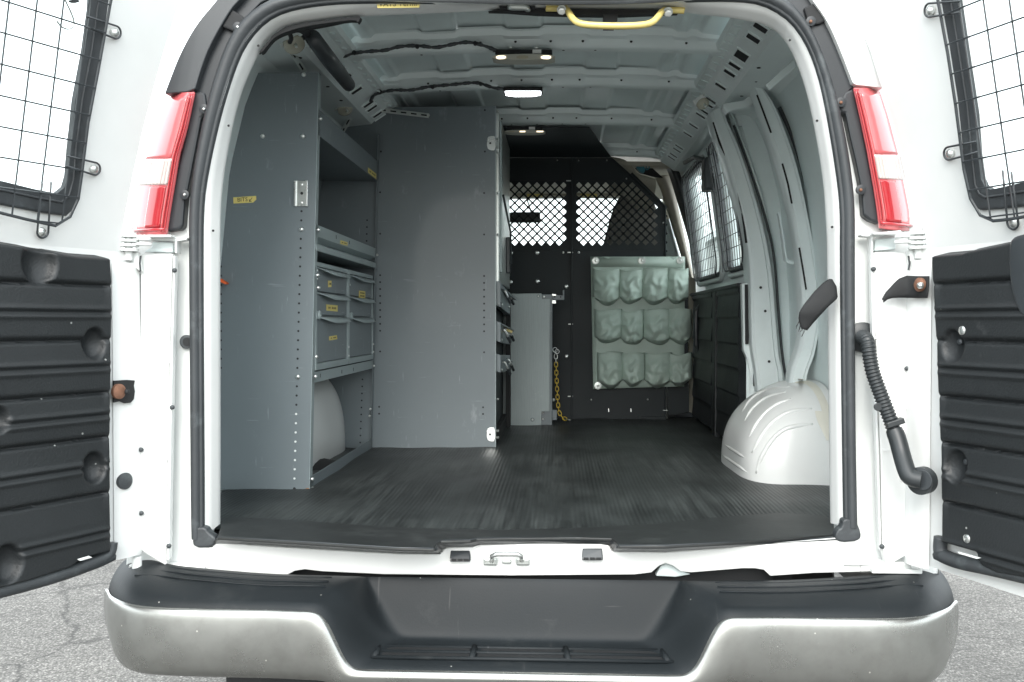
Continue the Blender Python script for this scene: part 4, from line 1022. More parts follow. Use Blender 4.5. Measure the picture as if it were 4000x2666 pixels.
# pull pocket on the right door (cut by the frame)
uz = chaikin(DR.P([(3950, 935), (3944, 1010), (3952, 1120), (3975, 1200), (4010, 1260), (4120, 1270), (4120, 900), (3990, 915)], .03), 2, True)
lab(DR.poly(uz, .016, .022, 'pull_pocket', 'bplas_s', dr, .01, seg=4, smooth=True), 'smooth dark grey pull pocket on the right door')
# guard clips (wire loops with screws)
def clip(D, root, x, y, dx, dy):
    u, z = D.hit(x, y, .012); u2, z2 = D.hit(x+dx, y+dy, .03)
    c = MB().disc(D.pt(u, z, .002), D.n, .009, .005, 14, .004).build('clip_screw', 'zinc', root, smooth=True, auto=40)
    a = Vector((u2-u, z2-z, 0)).normalized(); p = Vector((-a.y, a.x, 0)); q = []
    for k in range(13):
        an = math.pi*(.5+k/12); v = a*math.cos(an)*.013+p*math.sin(an)*.013; q.append(D.pt(u+v.x, z+v.y, .008))
    e1 = D.pt(u2+p.x*.010, z2+p.y*.010, .034); e2 = D.pt(u2-p.x*.010, z2-p.y*.010, .034)
    MB().tube([e1]+q+[e2], .0022, 6).build('clip_wire', 'bplas_s', c, smooth=True)
clip(DL, dl, 457, 126, -125, -40); clip(DL, dl, 376, 660, -120, -30); clip(DL, dl, 172, 905, 5, -190)
clip(DR, dr, 3624, 40, 130, -12); clip(DR, dr, 3700, 600, 120, -25); clip(DR, dr, 3950, 870, -10, -200)
# latch hardware visible through the left guard
wr_ = DL.P([(262, -10), (270, 10), (285, 40), (300, 80), (298, 100), (280, 115), (250, 105), (232, 80)], .02)
DL.tube(chaikin(wr_, 2), .012, .0018, 'loose_wire', 'galv', dl, n=6)
DL.poly(chaikin(DL.P([(275, 0), (300, -5), (315, 5), (305, 12), (285, 10)], .02), 1, True), .01, .01, 'latch_block', 'bplas_s', dl)
u, z = DL.hit(488, 1880, .012); pg = MB().disc(DL.pt(u, z, .006), DL.n, .019, .009, 28, .002).build('rubber_plug', 'rubber', dl, smooth=True, auto=40)

# door stay on the left door: rusty roller and torn black strap
lf = thing('door_check_strap', 'torn black strap end with a rusty roller on the left door edge', 'strap', DL.pt(.02, 1.03, .02))
uz = DL.P([(446, 1488), (500, 1485), (528, 1487), (524, 1508), (528, 1530), (524, 1560), (512, 1574), (490, 1576), (470, 1568), (446, 1574)], .02)
DL.poly(uz, .014, .006, 'strap_end', 'tape', lf, .001)
u, z = DL.hit(458, 1530, .02); MB().disc(DL.pt(u, z, .020), DL.n, .017, .008, 20, .003).build('rusty_roller', 'rust', lf, smooth=True, auto=40)
u, z = DL.hit(482, 1530, .02); MB().disc(DL.pt(u, z, .020), DL.n, .006, .014, 12, .003).build('roller_pin', 'black', lf)

# strap on the right door post, with bolt
def strap_mesh(name, rowsL, rowsR, Yf, m, parent, th=.0025):
    rows = []
    n = 24
    A = resample([U(x, y, yy) for (x, y), yy in zip(rowsL, Yf)], n); B = resample([U(x, y, yy) for (x, y), yy in zip(rowsR, Yf)], n)
    for a, b in zip(A, B): rows.append([a.lerp(b, k/5)+Vector((0, -.003*math.sin(math.pi*k/5), 0)) for k in range(6)])
    return MB().grid(rows).build(name, m, parent, smooth=True, solid=th)
s1 = thing('check_strap', 'black webbing strap bolted to the right door post with a rusty bolt', 'strap', U(3560, 1120, -.07))
def dw(px, py, w): 
    u, z = DR.hit(px, py, w); return DR.pt(u, z, w)
def dwY(px, py): return dw(px, py, .022).y if px > 3560 else lerp(-.062, dw(3560, py, .022).y, max(0, (px-3440)/120))
strap_mesh('strap_web', [(3631, 1080), (3590, 1080), (3543, 1078), (3510, 1090), (3490, 1110), (3460, 1145), (3447, 1172)],
           [(3624, 1165), (3590, 1165), (3543, 1164), (3510, 1163), (3482, 1164), (3462, 1170), (3449, 1180)], [dwY(x, 1120) for x in (3631, 3590, 3543, 3510, 3490, 3460, 3447)], 'tape', s1)
MB().disc(dw(3598, 1113, .026), DR.n, .015, .006, 18, .006).build('bolt_washer', 'rust', s1, smooth=True, auto=40)
MB().disc(dw(3600, 1116, .036), DR.n, .007, .006, 12, .004).build('bolt_head', 'zinc', s1, smooth=True, auto=40)
s2 = thing('hanging_strap', 'frayed black webbing strap hanging over the right opening flange', 'strap', U(3200, 1190, -.03))
strap_mesh('strap_web', [(3238, 1090), (3215, 1105), (3180, 1140), (3140, 1190), (3122, 1220), (3118, 1248), (3130, 1285)],
           [(3252, 1092), (3268, 1120), (3273, 1165), (3235, 1200), (3205, 1232), (3178, 1262), (3153, 1292)], [-.012, -.02, -.03, -.036, -.036, -.03, -.026], 'tape', s2)
fr = MB()
for k in range(9):
    a = U(3122+k*3.2, 1250+k*4.5, -.028); fr.tube([a, a+Vector((-.006+random.uniform(-.004, .004), 0, -.010-random.random()*.012))], .0005, 4)
fr.build('frayed_threads', 'tape', s2)

# corrugated cable conduit on the right jamb
hs = lab(MB().disc(U(3365, 1318, .004), (0, -1, 0), .034, .012, 28, .006).build('cable_conduit', 'cond', V, smooth=True, auto=50), 'black corrugated conduit from the body to the right door')
HP = [(3368, 1316, -.03), (3385, 1325, -.06), (3392, 1350, -.075), (3398, 1400, -.08), (3410, 1460, -.085), (3432, 1520, -.09), (3455, 1580, -.095), (3478, 1640, -.10), (3495, 1690, -.105)]
HPt = chaikin([U(*p) for p in HP], 3); HPt = resample(HPt, 200); rr = [.0150+.0013*math.sin(i*2*math.pi/6.2) for i in range(200)]
MB().tube(HPt, rr, 14).build('hose_bellows', 'cond', hs, smooth=True, auto=60)
H2 = chaikin([U(*p) for p in [(3492, 1680, -.108), (3506, 1715, -.115), (3520, 1770, -.125), (3540, 1840, -.15), (3555, 1868, -.16), (3600, 1876, -.17)]], 2)
MB().tube(H2, [.0175 if i < 3 else .0185 for i in range(len(H2))], 16).build('hose_boot', 'cond', hs, smooth=True)
MB().disc(U(3612, 1876, -.15), (-.75, -.7, 0), .029, .022, 26, .003).build('hose_elbow', 'cond', hs, smooth=True, auto=50)
MB().disc(U(3606, 1876, -.172), (-.75, -.7, 0), .021, .004, 24, 0).build('elbow_cap', 'bplas_s', hs, bevel=.001)
MB().obox(U(3495, 1652, -.115), (.018, 0, .006), (0, .010, 0), (-.002, 0, .006)).build('hose_clip', 'cond', hs, bevel=.002)
MB().disc(U(3428, 1590, -.10), (0, -1, 0), .009, .006, 12).build('hose_clip', 'cond', hs, bevel=.001)

# ================================================================== floor mats
def fz(x, y): return .702+.0016*math.sin(x*9+y*2)+.0014*math.sin(y*13+x*3)+.0010*math.sin(x*31-y*7)
rows = [[(lerp(-.91, .90, i/90), y, fz(lerp(-.91, .90, i/90), y)) for i in range(91)] for y in [.06+2.74*(j/110) for j in range(111)]]
fm = tag(MB().grid(rows).build('rubber_floor_mat', 'mat', None, smooth=True, solid=.004), 'large worn black rubber mat covering the cargo floor', 'floor mat')
mtT = [(850, 2100), (1000, 2109), (1300, 2127), (1550, 2143), (1695, 2146), (1706, 2124), (1722, 2114), (1838, 2112), (1862, 2106), (2000, 2103), (2250, 2100), (2390, 2104), (2408, 2118), (2418, 2134), (2600, 2134), (2830, 2122), (3000, 2108), (3272, 2088), (3290, 2090)]
mtB = [(3235, 2020), (3210, 2014), (3050, 2003), (2800, 2020), (2600, 2043), (2300, 2060), (2000, 2070), (1600, 2062), (1400, 2050), (1200, 2035), (900, 2018), (872, 2026)]
tm = thing('threshold_mat', 'thin black rubber threshold mat along the rear edge of the cargo floor', 'floor mat', (0, .05, .70))
MB().prism([PZ(x, y, .712) for x, y in mtT+mtB], (0, 0, -.006)).build('mat_sheet', 'mat2', tm, bevel=.0015)
edge_lo = [(832, 2124), (1000, 2128), (1300, 2147), (1550, 2161), (1718, 2162), (1730, 2146), (1746, 2138), (1840, 2136), (1870, 2128), (2100, 2124), (2250, 2124), (2345, 2125), (2382, 2131), (2394, 2154), (2600, 2157), (2830, 2142), (3000, 2126), (3278, 2105), (3292, 2106)]
MB().grid([[PZ(x, y, .711) for x, y in mtT], [U(x, y, -.024) for x, y in edge_lo]]).build('sill_edge_trim', 'bplas_s', tm, smooth=True, auto=30, solid=.003)

# ================================================================== rear shelving unit (left side)
def xf(z, o=0): return -.66+.026*(z-.7)+o
def SX(px, py, o=0):    # hit the slightly leaning front plane of the shelves
    x = -.64
    for _ in range(6): p = PX(px, py, x); x = xf(p.z, o)
    return p
shA = thing('shelving_unit', 'tall grey steel shelving unit nearest the doors with drawers and a yellow sticker', 'shelving', (-.78, 1.08, .70), 'grey steel storage units along the left wall')
Y1, Y2 = .603, 1.560
ZT = 1.934
p1 = MB().prism([(xf(.703), Y1, .703), (-.932, Y1, .703), (-.932, Y1, 1.30), (-.905, Y1, 1.62), (-.865, Y1, 1.84), (-.825, Y1, ZT), (xf(ZT), Y1, ZT)], (0, .0025, 0)).build('end_panel', 'shelf', shA)
MB().prism([(xf(.703), Y1-.0005, .703), (xf(ZT), Y1-.0005, ZT), (xf(ZT), Y1+.030, ZT), (xf(.703), Y1+.030, .703)], (-.002, 0, 0)).build('panel_flange', 'shelf_lt', p1, bevel=.001)
MB().box((-.80, Y1+.001, ZT-.002), (xf(ZT), Y1+.03, ZT)).build('panel_flange', 'shelf', p1)
p2 = MB().prism([(xf(.703), Y2, .703), (-.915, Y2, .703), (-.915, Y2, 1.40), (-.90, Y2, 1.62), (-.855, Y2, 1.84), (-.80, Y2, ZT), (xf(ZT), Y2, ZT)], (0, .0025, 0)).build('end_panel', 'shelf', shA)
MB().prism([(xf(.703), Y2-.026, .703), (xf(ZT), Y2-.026, ZT), (xf(ZT), Y2+.003, ZT), (xf(.703), Y2+.003, .703)], (-.002, 0, 0)).build('panel_flange', 'shelf', p2, bevel=.001)
# back sheet of the upper bay
MB().grid([[(-.885, Y1+.01, 1.06), (-.885, Y2-.01, 1.06)], [(-.885, Y1+.01, 1.60), (-.885, Y2-.01, 1.60)], [(-.83, Y1+.01, 1.86), (-.83, Y2-.01, 1.86)]]).build('back_sheet', 'shelf', shA, solid=.002)
def shelf(z_lip_top, z_lip_bot, z_floor, m='shelf', double=False):
    ya, yb = Y1+.006, Y2-.006
    if double: prof = [(xf(z_lip_top), z_lip_top), (xf(1.455), 1.455), (xf(1.44)-.022, 1.442), (xf(1.436)-.010, 1.436), (xf(1.43), 1.432), (xf(z_lip_bot), z_lip_bot), (xf(z_lip_bot)-.012, z_lip_bot), (-.88, z_lip_bot+.004)]
    else: prof = [(xf(z_lip_top)-.010, z_lip_top-.002), (xf(z_lip_top), z_lip_top), (xf(z_lip_bot), z_lip_bot), (xf(z_lip_bot)-.012, z_lip_bot), (-.86, z_lip_bot+.002)]
    return MB().grid([[(x, ya, z), (x, lerp(ya, yb, .5), z), (x, yb, z)] for x, z in prof]).build('shelf', m, shA, solid=.0015)
s_top = shelf(1.828, 1.752, 1.755, 'shelf'); s_mid = shelf(1.489, 1.412, 1.42, 'shelf_lt', True); s_low = shelf(1.052, 1.020, 1.03, 'shelf_lt')
MB().grid([[(xf(1.43)-.001, Y1+.006, 1.431), (xf(1.43)-.001, Y2-.006, 1.431)], [(xf(1.41)+.002, Y1+.006, 1.412), (xf(1.41)+.002, Y2-.006, 1.412)]]).build('shelf_lip', 'shelf_lt', s_mid, solid=.002)
MB().prism([(xf(.742), Y1+.004, .742), (xf(.742), Y2-.004, .742), (xf(.704), Y2-.004, .704), (xf(.704), Y1+.004, .704)], (-.002, 0, 0)).build('base_rail', 'shelf', shA, bevel=.001)
for (sh_, lst) in ((s_mid, [(1313, 927), (1365, 948)]), (s_low, [(1251, 1468), (1335, 1453), (1380, 1444)])):
    for (x, y) in lst:
        p = SX(x, y, .001); MB().box((p.x, p.y-.002, p.z-.006), (p.x+.0008, p.y+.002, p.z+.006)).build('lip_slot', 'black', sh_)
# bolts
bl = []
for (x, y) in ((1026, 533), (1183, 533), (1187, 292), (1178, 897), (1164, 1473)):
    r = .0072; MB().disc(U(x, y, Y1), (0, -1, 0), r, .002, 16, .004).build('bolt', 'zinc', p1, smooth=True, auto=50)
MB().disc(U(1027, 293, Y1), (0, -1, 0), .004, .001, 12, .001).build('bolt', 'shelf', p1)
for (x, y) in ((1250, 465), (1243, 899), (1239, 1076), (1242, 1125), (1234, 1395), (1231, 1472), (1218, 1872), (1218, 1909)):
    p = SX(x, y, .0); MB().disc(p, (1, 0, 0), .0062, .003, 12, .004).build('bolt', 'zinc', shA, smooth=True, auto=50)
for (x, y) in ((1487, 665), (1475, 997), (1462, 1430), (1449, 1598), (1446, 1625)):
    p = SX(x-2, y, .0); MB().disc(p+Vector((0, -.004, 0)), (.7, -.7, 0), .005, .003, 10, .003).build('bolt', 'zinc', shA, smooth=True, auto=50)
dk = MB(); lt = MB()
for k in range(31):
    y = 826+36*k
    if k in (2, 18): continue
    x = 1178+(y-826)*(-28/1049); tgt = lt if y > 1600 else dk
    if y < 1900: tgt.disc(U(x, y, Y1-.0002), (0, -1, 0), .0033, .0006, 10)
    if y < 1500: dk.disc(U(863, y, Y1-.0002), (0, -1, 0), .0033, .0006, 8)
dk.disc(U(1150, 1910, Y1-.0002), (0, -1, 0), .0045, .0006, 10)
dk.build('panel_holes', 'black', p1); lab(lt.build('panel_holes', 'white_in', p1), 'row of holes with the pale wheel housing showing through')
dk = MB()
for k in range(4): dk.disc(U(1434-k*.6, 861+27*k, Y2-.0002), (0, -1, 0), .0034, .0006, 8)
for k in range(10): dk.disc(U(1416-k*1.0, 1483+27.4*k, Y2-.0002), (0, -1, 0), .0034, .0006, 8)
dk.build('panel_holes', 'black', p2)
bk_ = MB().prism(UL([(1148, 706), (1202, 708), (1200, 807), (1148, 806)], Y1-.004), (0, .003, 0)).build('bracket_plate', 'galv', p1, bevel=.001)
for x0 in (1148, 1192):
    MB().prism(UL([(x0, 706), (x0+9, 706), (x0+8, 807), (x0, 806)], Y1-.010), (0, .007, 0)).build('bracket_fold', 'zinc', bk_, bevel=.001)
for yy in (722, 793): MB().disc(U(1177, yy, Y1-.005), (0, -1, 0), .005, .001, 12, .001).build('plate_rivet', 'zinc', bk_)
MB().disc(U(1179, 756, Y1-.005), (0, -1, 0), .0045, .001, 10).build('plate_hole', 'black', bk_)
rp = MB().prism(UL(chaikin([(1150, 1912), (1180, 1915), (1205, 1905), (1213, 1918), (1205, 1926), (1160, 1924)], 1, True), Y1-.0006), (0, .0005, 0)).build('rust_patch', 'rustp', p1)
stk = plate('sticker', [(911, 772), (1000, 766), (1001, 780), (988, 792), (912, 796)], Y1-.0012, .001, 'sticker', p1, 0)
text_obj('sticker_text', 'BITS', 'ink', stk, U(947, 781, Y1-.0016), (1, 0, .06), (-.06, 0, 1), .017)
ar = MB(); a0_, a1_ = U(985, 773, Y1-.0016), U(974, 788, Y1-.0016)
for q in ((a0_, a1_), (a1_, U(974, 779, Y1-.0016)), (a1_, U(983, 787, Y1-.0016))): ar.tube(q, .0008, 4)
ar.build('sticker_arrow', 'ink', stk)
def small_label(pts, parent, surf, lines=1, frac=.7):
    P = [surf(x, y) for x, y in pts]; c = sum(P, Vector())/4
    o = MB().prism(P, (-.0004, 0, 0)).build('sticker', 'sticker', parent)
    ux = (P[1]-P[0]+P[2]-P[3])/2; uy = (P[0]-P[3]+P[1]-P[2])/2
    k = MB()
    for ln in range(lines):
        cy_ = (.5-(ln+.5)/lines)*.8 if lines > 1 else 0
        n = 7
        for i in range(n):
            if i == 2 and lines == 1: continue
            h = (.20 if lines > 1 else .30)*random.uniform(.75, 1.2); x_ = (-.5+(i+.5)/n)*frac
            k.obox(c+ux*x_+uy*cy_+Vector((.0006, 0, 0)), ux*(frac/n*.30), uy*h*.5, (.0002, 0, 0))
    k.build('sticker_print', 'inkb', o)
small_label([(1438, 655), (1470, 680), (1470, 701), (1438, 675)], s_top, lambda x, y: SX(x, y, .0012))
small_label([(1330, 939), (1358, 947), (1358, 961), (1330, 954)], s_mid, lambda x, y: SX(x, y, .0012))
# orange tab poking out at the left edge
og = tag(MB().prism([U(858, 1088, .57), U(886, 1106, .57), U(880, 1112, .57), U(856, 1100, .57)], (0, .02, 0)).build('orange_tab', 'orange', None, bevel=.001), 'small orange plastic tab poking out left of the near shelf panel', 'plastic tab')

# drawer cabinets standing on the low shelf
def drawer_cabinet(ya, yb, label):
    t = thing('drawer_cabinet', label, 'drawer cabinet', (-.77, (ya+yb)/2, 1.056), 'drawer cabinets on the lower shelf')
    z0, z1 = 1.056, 1.382
    MB().box((-.86, ya, z0+.001), (xf(1.2)-.014, yb, z1)).build('cabinet_body', 'shelf', t, bevel=.002)
    x = xf(1.2)
    for nm_, a, b, c, d in (('side_rail', ya, ya+.016, z0, z1), ('side_rail', yb-.010, yb, z0, z1), ('top_rail', ya+.016, yb-.010, z1-.014, z1), ('bottom_rail', ya+.016, yb-.010, z0, z0+.020)):
        MB().box((x-.013, a, c), (x-.001, b, d)).build(nm_, 'shelf_lt', t, bevel=.001)
    for (za, zb_) in ((1.078, 1.2175), (1.2225, 1.2905), (1.2945, 1.3665)):
        f = MB().box((x-.012, ya+.018, za), (x-.0045, yb-.012, zb_)).build('drawer', 'shelf_lt' if 0 else 'shelf', t, bevel=.0015)
        # scooped pull lip along the drawer top
        n = 16; rows = []
        for i in range(n+1):
            s_ = i/n; y = lerp(ya+.018, yb-.012, s_)
            out = .024*sstep(0, .32, s_)*(1-.35*sstep(.8, 1, s_)); dip = .016*sstep(.02, .35, s_)-.004*sstep(.5, 1, s_)
            rows.append([(x-.005, y, zb_-.001), (x-.004+out*.5, y, zb_-.002-dip*.25), (x-.004+out, y, zb_-.004-dip)])
        MB().grid(rows).build('pull_lip', 'shelf_lt', f, smooth=True, solid=.0012)
    for zz in (1.355, 1.33, 1.115, 1.085): MB().disc((x, yb-.006 if zz < 1.2 else ya+.008, zz), (1, 0, 0), .004, .002, 10, .002).build('rivet', 'zinc', t)
    e = MB().obox((x+.001, ya+.014, 1.222), (.001, 0, 0), (0, .016, 0), (0, 0, .012)).build('lock_tab', 'shelf_lt', t, bevel=.0008)
    MB().ring((x+.002, ya+.032, 1.222), (1, 0, 0), .010, .004, 16, 6).build('lock_eye', 'shelf_lt', e, smooth=True)
    return t, x
dc1, xd = drawer_cabinet(Y1+.035, 1.085, 'grey drawer cabinet on the low shelf, the nearer one with three labelled drawers')
dc2, xd = drawer_cabinet(1.092, Y2-.03, 'grey drawer cabinet on the low shelf, the farther one beside the tall panel')
sfx = lambda x, y: PX(x, y, xd-.0035)
ch = lambda t: [c for c in t.children if c.name.startswith('drawer')]
c1 = sorted(ch(dc1), key=lambda c: -c.location.z); c2 = sorted(ch(dc2), key=lambda c: -c.location.z)
small_label([(1282, 1097), (1295, 1097), (1295, 1122), (1282, 1123)], c1[0], sfx, 1)
small_label([(1275, 1190), (1319, 1194), (1319, 1218), (1275, 1214)], c1[1], sfx, 1)
small_label([(1286, 1315), (1316, 1310), (1318, 1326), (1286, 1331)], c1[2], sfx, 1)
small_label([(1403, 1136), (1427, 1139), (1427, 1168), (1402, 1163)], c2[0], sfx, 2)

# ================================================================== deep storage unit with the big panel
shB = thing('storage_unit', 'deep grey steel storage unit with a large plain side panel facing the doors', 'shelving', (-.42, 2.0, .70), 'grey steel storage units along the left wall')
Y3, Y4 = 1.578, 2.43
X3 = U(1936, 1100, Y3).x
ZB = 2.045
bp_ = MB().prism([(-.90, Y3, .703), (X3, Y3, .703), (X3+.002, Y3, ZB), (-.72, Y3, ZB), (-.86, Y3, 1.88), (-.90, Y3, 1.6)], (0, .0025, 0)).build('side_panel', 'shelf', shB)
lab(bp_, 'large plain grey side panel')
MB().box((X3-.002, Y3-.001, .703), (X3+.0005, Y3+.028, ZB)).build('panel_flange', 'shelf_lt', bp_)
dk = MB()
for y in (931-0, 1092, 1250): pass
for (cx_, ys) in ((1485, [593, 752, 914, 1076, 1103, 1130, 1157, 1185, 1212, 1239, 1266, 1293, 1374, 1590, 1617]), (1891, [431, 593, 755, 917, 1079, 1106, 1133, 1160, 1187, 1214, 1241, 1268, 1295, 1377, 1592, 1618])):
    for y in ys: dk.disc(U(cx_+(3 if y < 700 else 0)-(4 if y > 1400 else 0), y, Y3-.0002), (0, -1, 0), .0038, .0006, 10)
dk.build('panel_holes', 'black', bp_)
for (x, y) in ((1918, 560), (1917, 1698)):
    o = MB().prism(UL(chaikin([(x-16, y-22), (x-4, y-28), (x+18, y-28), (x+18, y+28), (x-4, y+28), (x-16, y+18)], 1, True), Y3-.004), (0, .004, 0)).build('hinge_tab', 'zinc', bp_, bevel=.0008)
    MB().disc(U(x-3, y, Y3-.0045), (0, -1, 0), .0042, .0006, 10).build('tab_hole', 'black', o)
    for dy in (-14, 12): MB().disc(U(x+22, y+dy, Y3-.002), (1, -.3, 0), .005, .009, 8, .002).build('bolt', 'zinc', o)
for y in (435, 595, 755, 917, 1190, 1560): MB().disc(U(1941, y, Y3), (1, -.4, 0), .0038, .006, 8, .002).build('bolt', 'zinc', bp_)
# front side of the deep unit (seen edge-on): doors and bins
fd = MB().box((X3-.004, Y3+.03, 1.36), (X3+.012, Y4, 2.03)).build('unit_door', 'galv', shB, bevel=.003)
lab(fd, 'pale galvanised door seen edge-on')
MB().box((X3+.0125, Y3+.06, 1.40), (X3+.02, Y3+.10, 2.0)).build('door_edge', 'shelf_lt', fd, bevel=.002)
MB().tube([(X3+.02, 1.75, 1.72), (X3+.035, 2.05, 1.60), (X3+.035, 2.1, 1.46)], .005, 6).build('door_stay', 'bplas_s', fd)
MB().box((X3+.012, 2.10, 1.42), (X3+.03, 2.16, 1.58)).build('door_handle', 'bplas_s', fd, bevel=.004)
MB().box((-.86, Y3+.01, .71), (X3-.02, Y4, 1.345)).build('unit_body', 'part', shB)
MB().box((-.78, Y3+.01, 1.36), (X3-.01, Y4, 2.02)).build('unit_body', 'shelf', shB)
MB().box((-.30, Y3+.01, .70), (X3+.0, Y4, .76)).build('unit_base', 'black', shB)
for (za, zb_) in ((1.24, 1.34), (1.10, 1.18), (.98, 1.05)):
    b_ = MB().prism([(X3-.01, Y3+.03, za+.03), (X3+.018, Y3+.03, za+.02), (X3+.018, Y4-.1, za-.004), (X3-.01, Y4-.1, za-.004)], (0, 0, zb_-za)).build('unit_bin', 'shelf', shB, bevel=.002)
    for yy in (Y3+.12, Y3+.42):
        MB().tube([(X3+.018, yy, zb_-.01), (X3+.030, yy, zb_-.012), (X3+.040, yy+.01, zb_-.035), (X3+.046, yy+.02, zb_-.05)], .0045, 6).build('bin_latch', 'zinc', b_, smooth=True)
        MB().tube([(X3+.041, yy+.012, zb_-.038), (X3+.050, yy+.03, zb_-.062)], .006, 6).build('latch_grip', 'bplas_s', b_)
    MB().disc((X3+.018, Y3+.05, za+.03), (1, -.3, 0), .006, .006, 8, .002).build('bolt', 'zinc', b_)
    MB().disc((X3+.018, Y3+.60, za+.03), (1, -.3, 0), .006, .006, 8, .002).build('bolt', 'zinc', b_)
for (za, o_) in ((1.335, .03), (1.195, .02), (1.055, .012)):
    MB().prism([(X3-.002, Y3+.04, za), (X3+o_, Y3+.06, za-.004), (X3+o_+.028, Y3+.55, za-.035), (X3, Y3+.6, za-.03)], (0, 0, .006)).build('bin_rail', 'shelf', shB, bevel=.001)
# card tag on the middle bin
tg = thing('parts_tag', 'small clear bag with a yellow part hanging off a bin of the deep unit', 'tag', U(1980, 1290, 2.0))
MB().prism([U(1955, 1273, 1.9), U(1975, 1280, 1.92), U(2008, 1310, 1.95), U(1985, 1308, 1.95)], (0, .004, 0)).build('tag_card', 'paper', tg)
MB().obox(U(1988, 1293, 1.925), (.014, 0, -.006), (0, .002, 0), (.002, 0, .006)).build('tag_part', 'yellow', tg, bevel=.002)

# slotted braces
def slotted(name, a, b, wd, lab_, m='galv'):
    t = tag(MB().obox((a+b)/2, (b-a)/2, Vector((0, .0012, 0)), Vector((0, 0, 1)).cross((b-a).normalized()).normalized().cross((b-a).normalized())*wd).build(name, m, None, bevel=.0006), lab_, 'brace', 'slotted metal braces of the shelves')
    d = (b-a); n = max(2, int(d.length/.035)); up = Vector((0, 0, 1)).cross(d.normalized()).normalized().cross(d.normalized())
    k = MB()
    for i in range(n):
        c = a.lerp(b, (i+.5)/n)+Vector((0, -.0016, 0)); k.obox(c, d.normalized()*.011, (0, .0006, 0), up*wd*.30)
    k.build('brace_slots', 'black', t)
    return t
slotted('slotted_brace', U(1395, 419, 1.50), U(1676, 453, 1.570), .009, 'long slotted galvanised brace bolted across the top of the big grey panel')
slotted('slotted_brace', U(1388, 425, 1.46), U(1330, 530, 1.46), .008, 'short slotted galvanised brace slanting down behind the near shelving unit')
slotted('slotted_brace', U(1132, 190, .56), U(1192, 285, .62), .012, 'slotted pale brace behind the top of the near shelf panel by the rear corner')
for (x, y, yy) in ((1674, 452, 1.565), (1490, 432, 1.52), (1392, 420, 1.48)): MB().disc(U(x, y, yy), (0, -1, 0), .006, .010, 8, .003).build('brace_bolt', 'zinc', shB)
# black roll and marker lamps on the left rail
rl = tag(MB().tube([U(1222, 148, .30), U(1290, 240, .52), U(1362, 332, .86)], [.021, .023, .021], 14).build('foam_roll', 'bplas_s', None, smooth=True), 'long black foam sleeve lying along the upper left roof rail', 'foam sleeve')
def clamp(x, y, Y, r, m='clear', label=None):
    o = MB().disc(U(x, y, Y), (.4, -.5, -.75), r, .012, 20, .008).build('clearance_lamp', m, V, smooth=True, auto=50)
    MB().obox(U(x, y, Y)+Vector((-.01, -.004, .012)), (r*.9, 0, r*.6), (0, .003, 0), (-.004, 0, .007)).build('lamp_bracket', 'zinc', o, bevel=.001)
    MB().disc(U(x+8, y+6, Y-.02), (.4, -.5, -.75), .004, .012, 8, .002).build('lamp_screw', 'zinc', o)
clamp(1146, 168, .46, .030); clamp(1345, 422, 1.28, .028); clamp(2742, 402, 1.20, .022)

# dark upper loom and bits at the left rear corner
cb = MB()
cb.tube(chaikin([U(1065, 150, .12), U(1110, 118, .15), U(1170, 110, .2), U(1200, 130, .3), U(1215, 160, .35)], 2), .010, 8)
cb.tube(chaikin([U(1010, 205, .08), U(1050, 160, .1), U(1130, 120, .14), U(1260, 100, .16), U(1398, 70, .18)], 2), .007, 8)
cb.tube(chaikin([U(1125, 120, .2), U(1140, 150, .26), U(1132, 165, .3)], 2), .006, 8)
tag(cb.build('corner_cable', 'black', None, smooth=True), 'black cables bundled in the upper left corner above the rear opening', 'cable', 'black cable looms under the roof')

# ================================================================== cargo partition
pt = thing('cargo_partition', 'black steel partition with diamond mesh windows between cargo bay and cab', 'partition', (.2, 2.78, .70))
YP = 2.765; TH = .012
GL = [(1930, 707), (2219, 707), (2219, 980), (1930, 980)]
GR = [(2244, 707), (2486, 707), (2586, 806), (2586, 980), (2244, 980)]
lp = lab(plate('partition_panel', [(1930, 979), (2231, 979), (2231, 1641), (1930, 1641)], YP, TH, 'part', pt, .001), 'left lower half of the partition')
rp_ = lab(plate('partition_panel', [(2235, 979), (2598, 979), (2598, 1641), (2235, 1641)], YP, TH, 'part', pt, .001), 'right lower half of the partition')
plate('upper_panel', [(1930, 617), (2231, 617), (2231, 706), (1930, 706)], YP, TH, 'part', pt, .001)
plate('upper_panel', [(2235, 617), (2386, 617), (2490, 707), (2235, 707)], YP, TH, 'part', pt, .001)
plate('mesh_stile', [(2219, 706), (2231, 706), (2231, 979), (2219, 979)], YP, TH, 'part', lp, 0)
plate('mesh_stile', [(2235, 706), (2244, 706), (2244, 979), (2235, 979)], YP, TH, 'part', rp_, 0)
plate('mesh_stile', [(2484, 706), (2490, 706), (2599, 808), (2599, 979), (2584, 979), (2584, 808)], YP, TH, 'part', rp_, 0)
MB().obox((U(2233, 617, YP)+U(2233, 1641, YP))/2+Vector((0, -.004, 0)), (.0045, 0, 0), (0, .006, 0), (0, 0, (U(2233, 617, YP)-U(2233, 1641, YP)).z/2)).build('centre_seam', 'part', pt, bevel=.0015)
MB().tube([U(2386, 617, YP-.004), U(2598, 806, YP-.004), U(2599, 1641, YP-.004)], .005, 6).build('partition_edge', 'part', pt)
def clipseg(p, d, poly):     # clip infinite line to convex polygon (px)
    t0, t1 = -1e9, 1e9; n = len(poly)
    for i in range(n):
        ax, ay = poly[i]; bx, by = poly[(i+1) % n]; nx, ny = (by-ay), -(bx-ax)
        num = nx*(p[0]-ax)+ny*(p[1]-ay); den = nx*d[0]+ny*d[1]
        if abs(den) < 1e-9:
            if num > 0: return None
            continue
        t = -num/den
        if den > 0: t1 = min(t1, t)
        else: t0 = max(t0, t)
    return (t0, t1) if t1-t0 > 1 else None
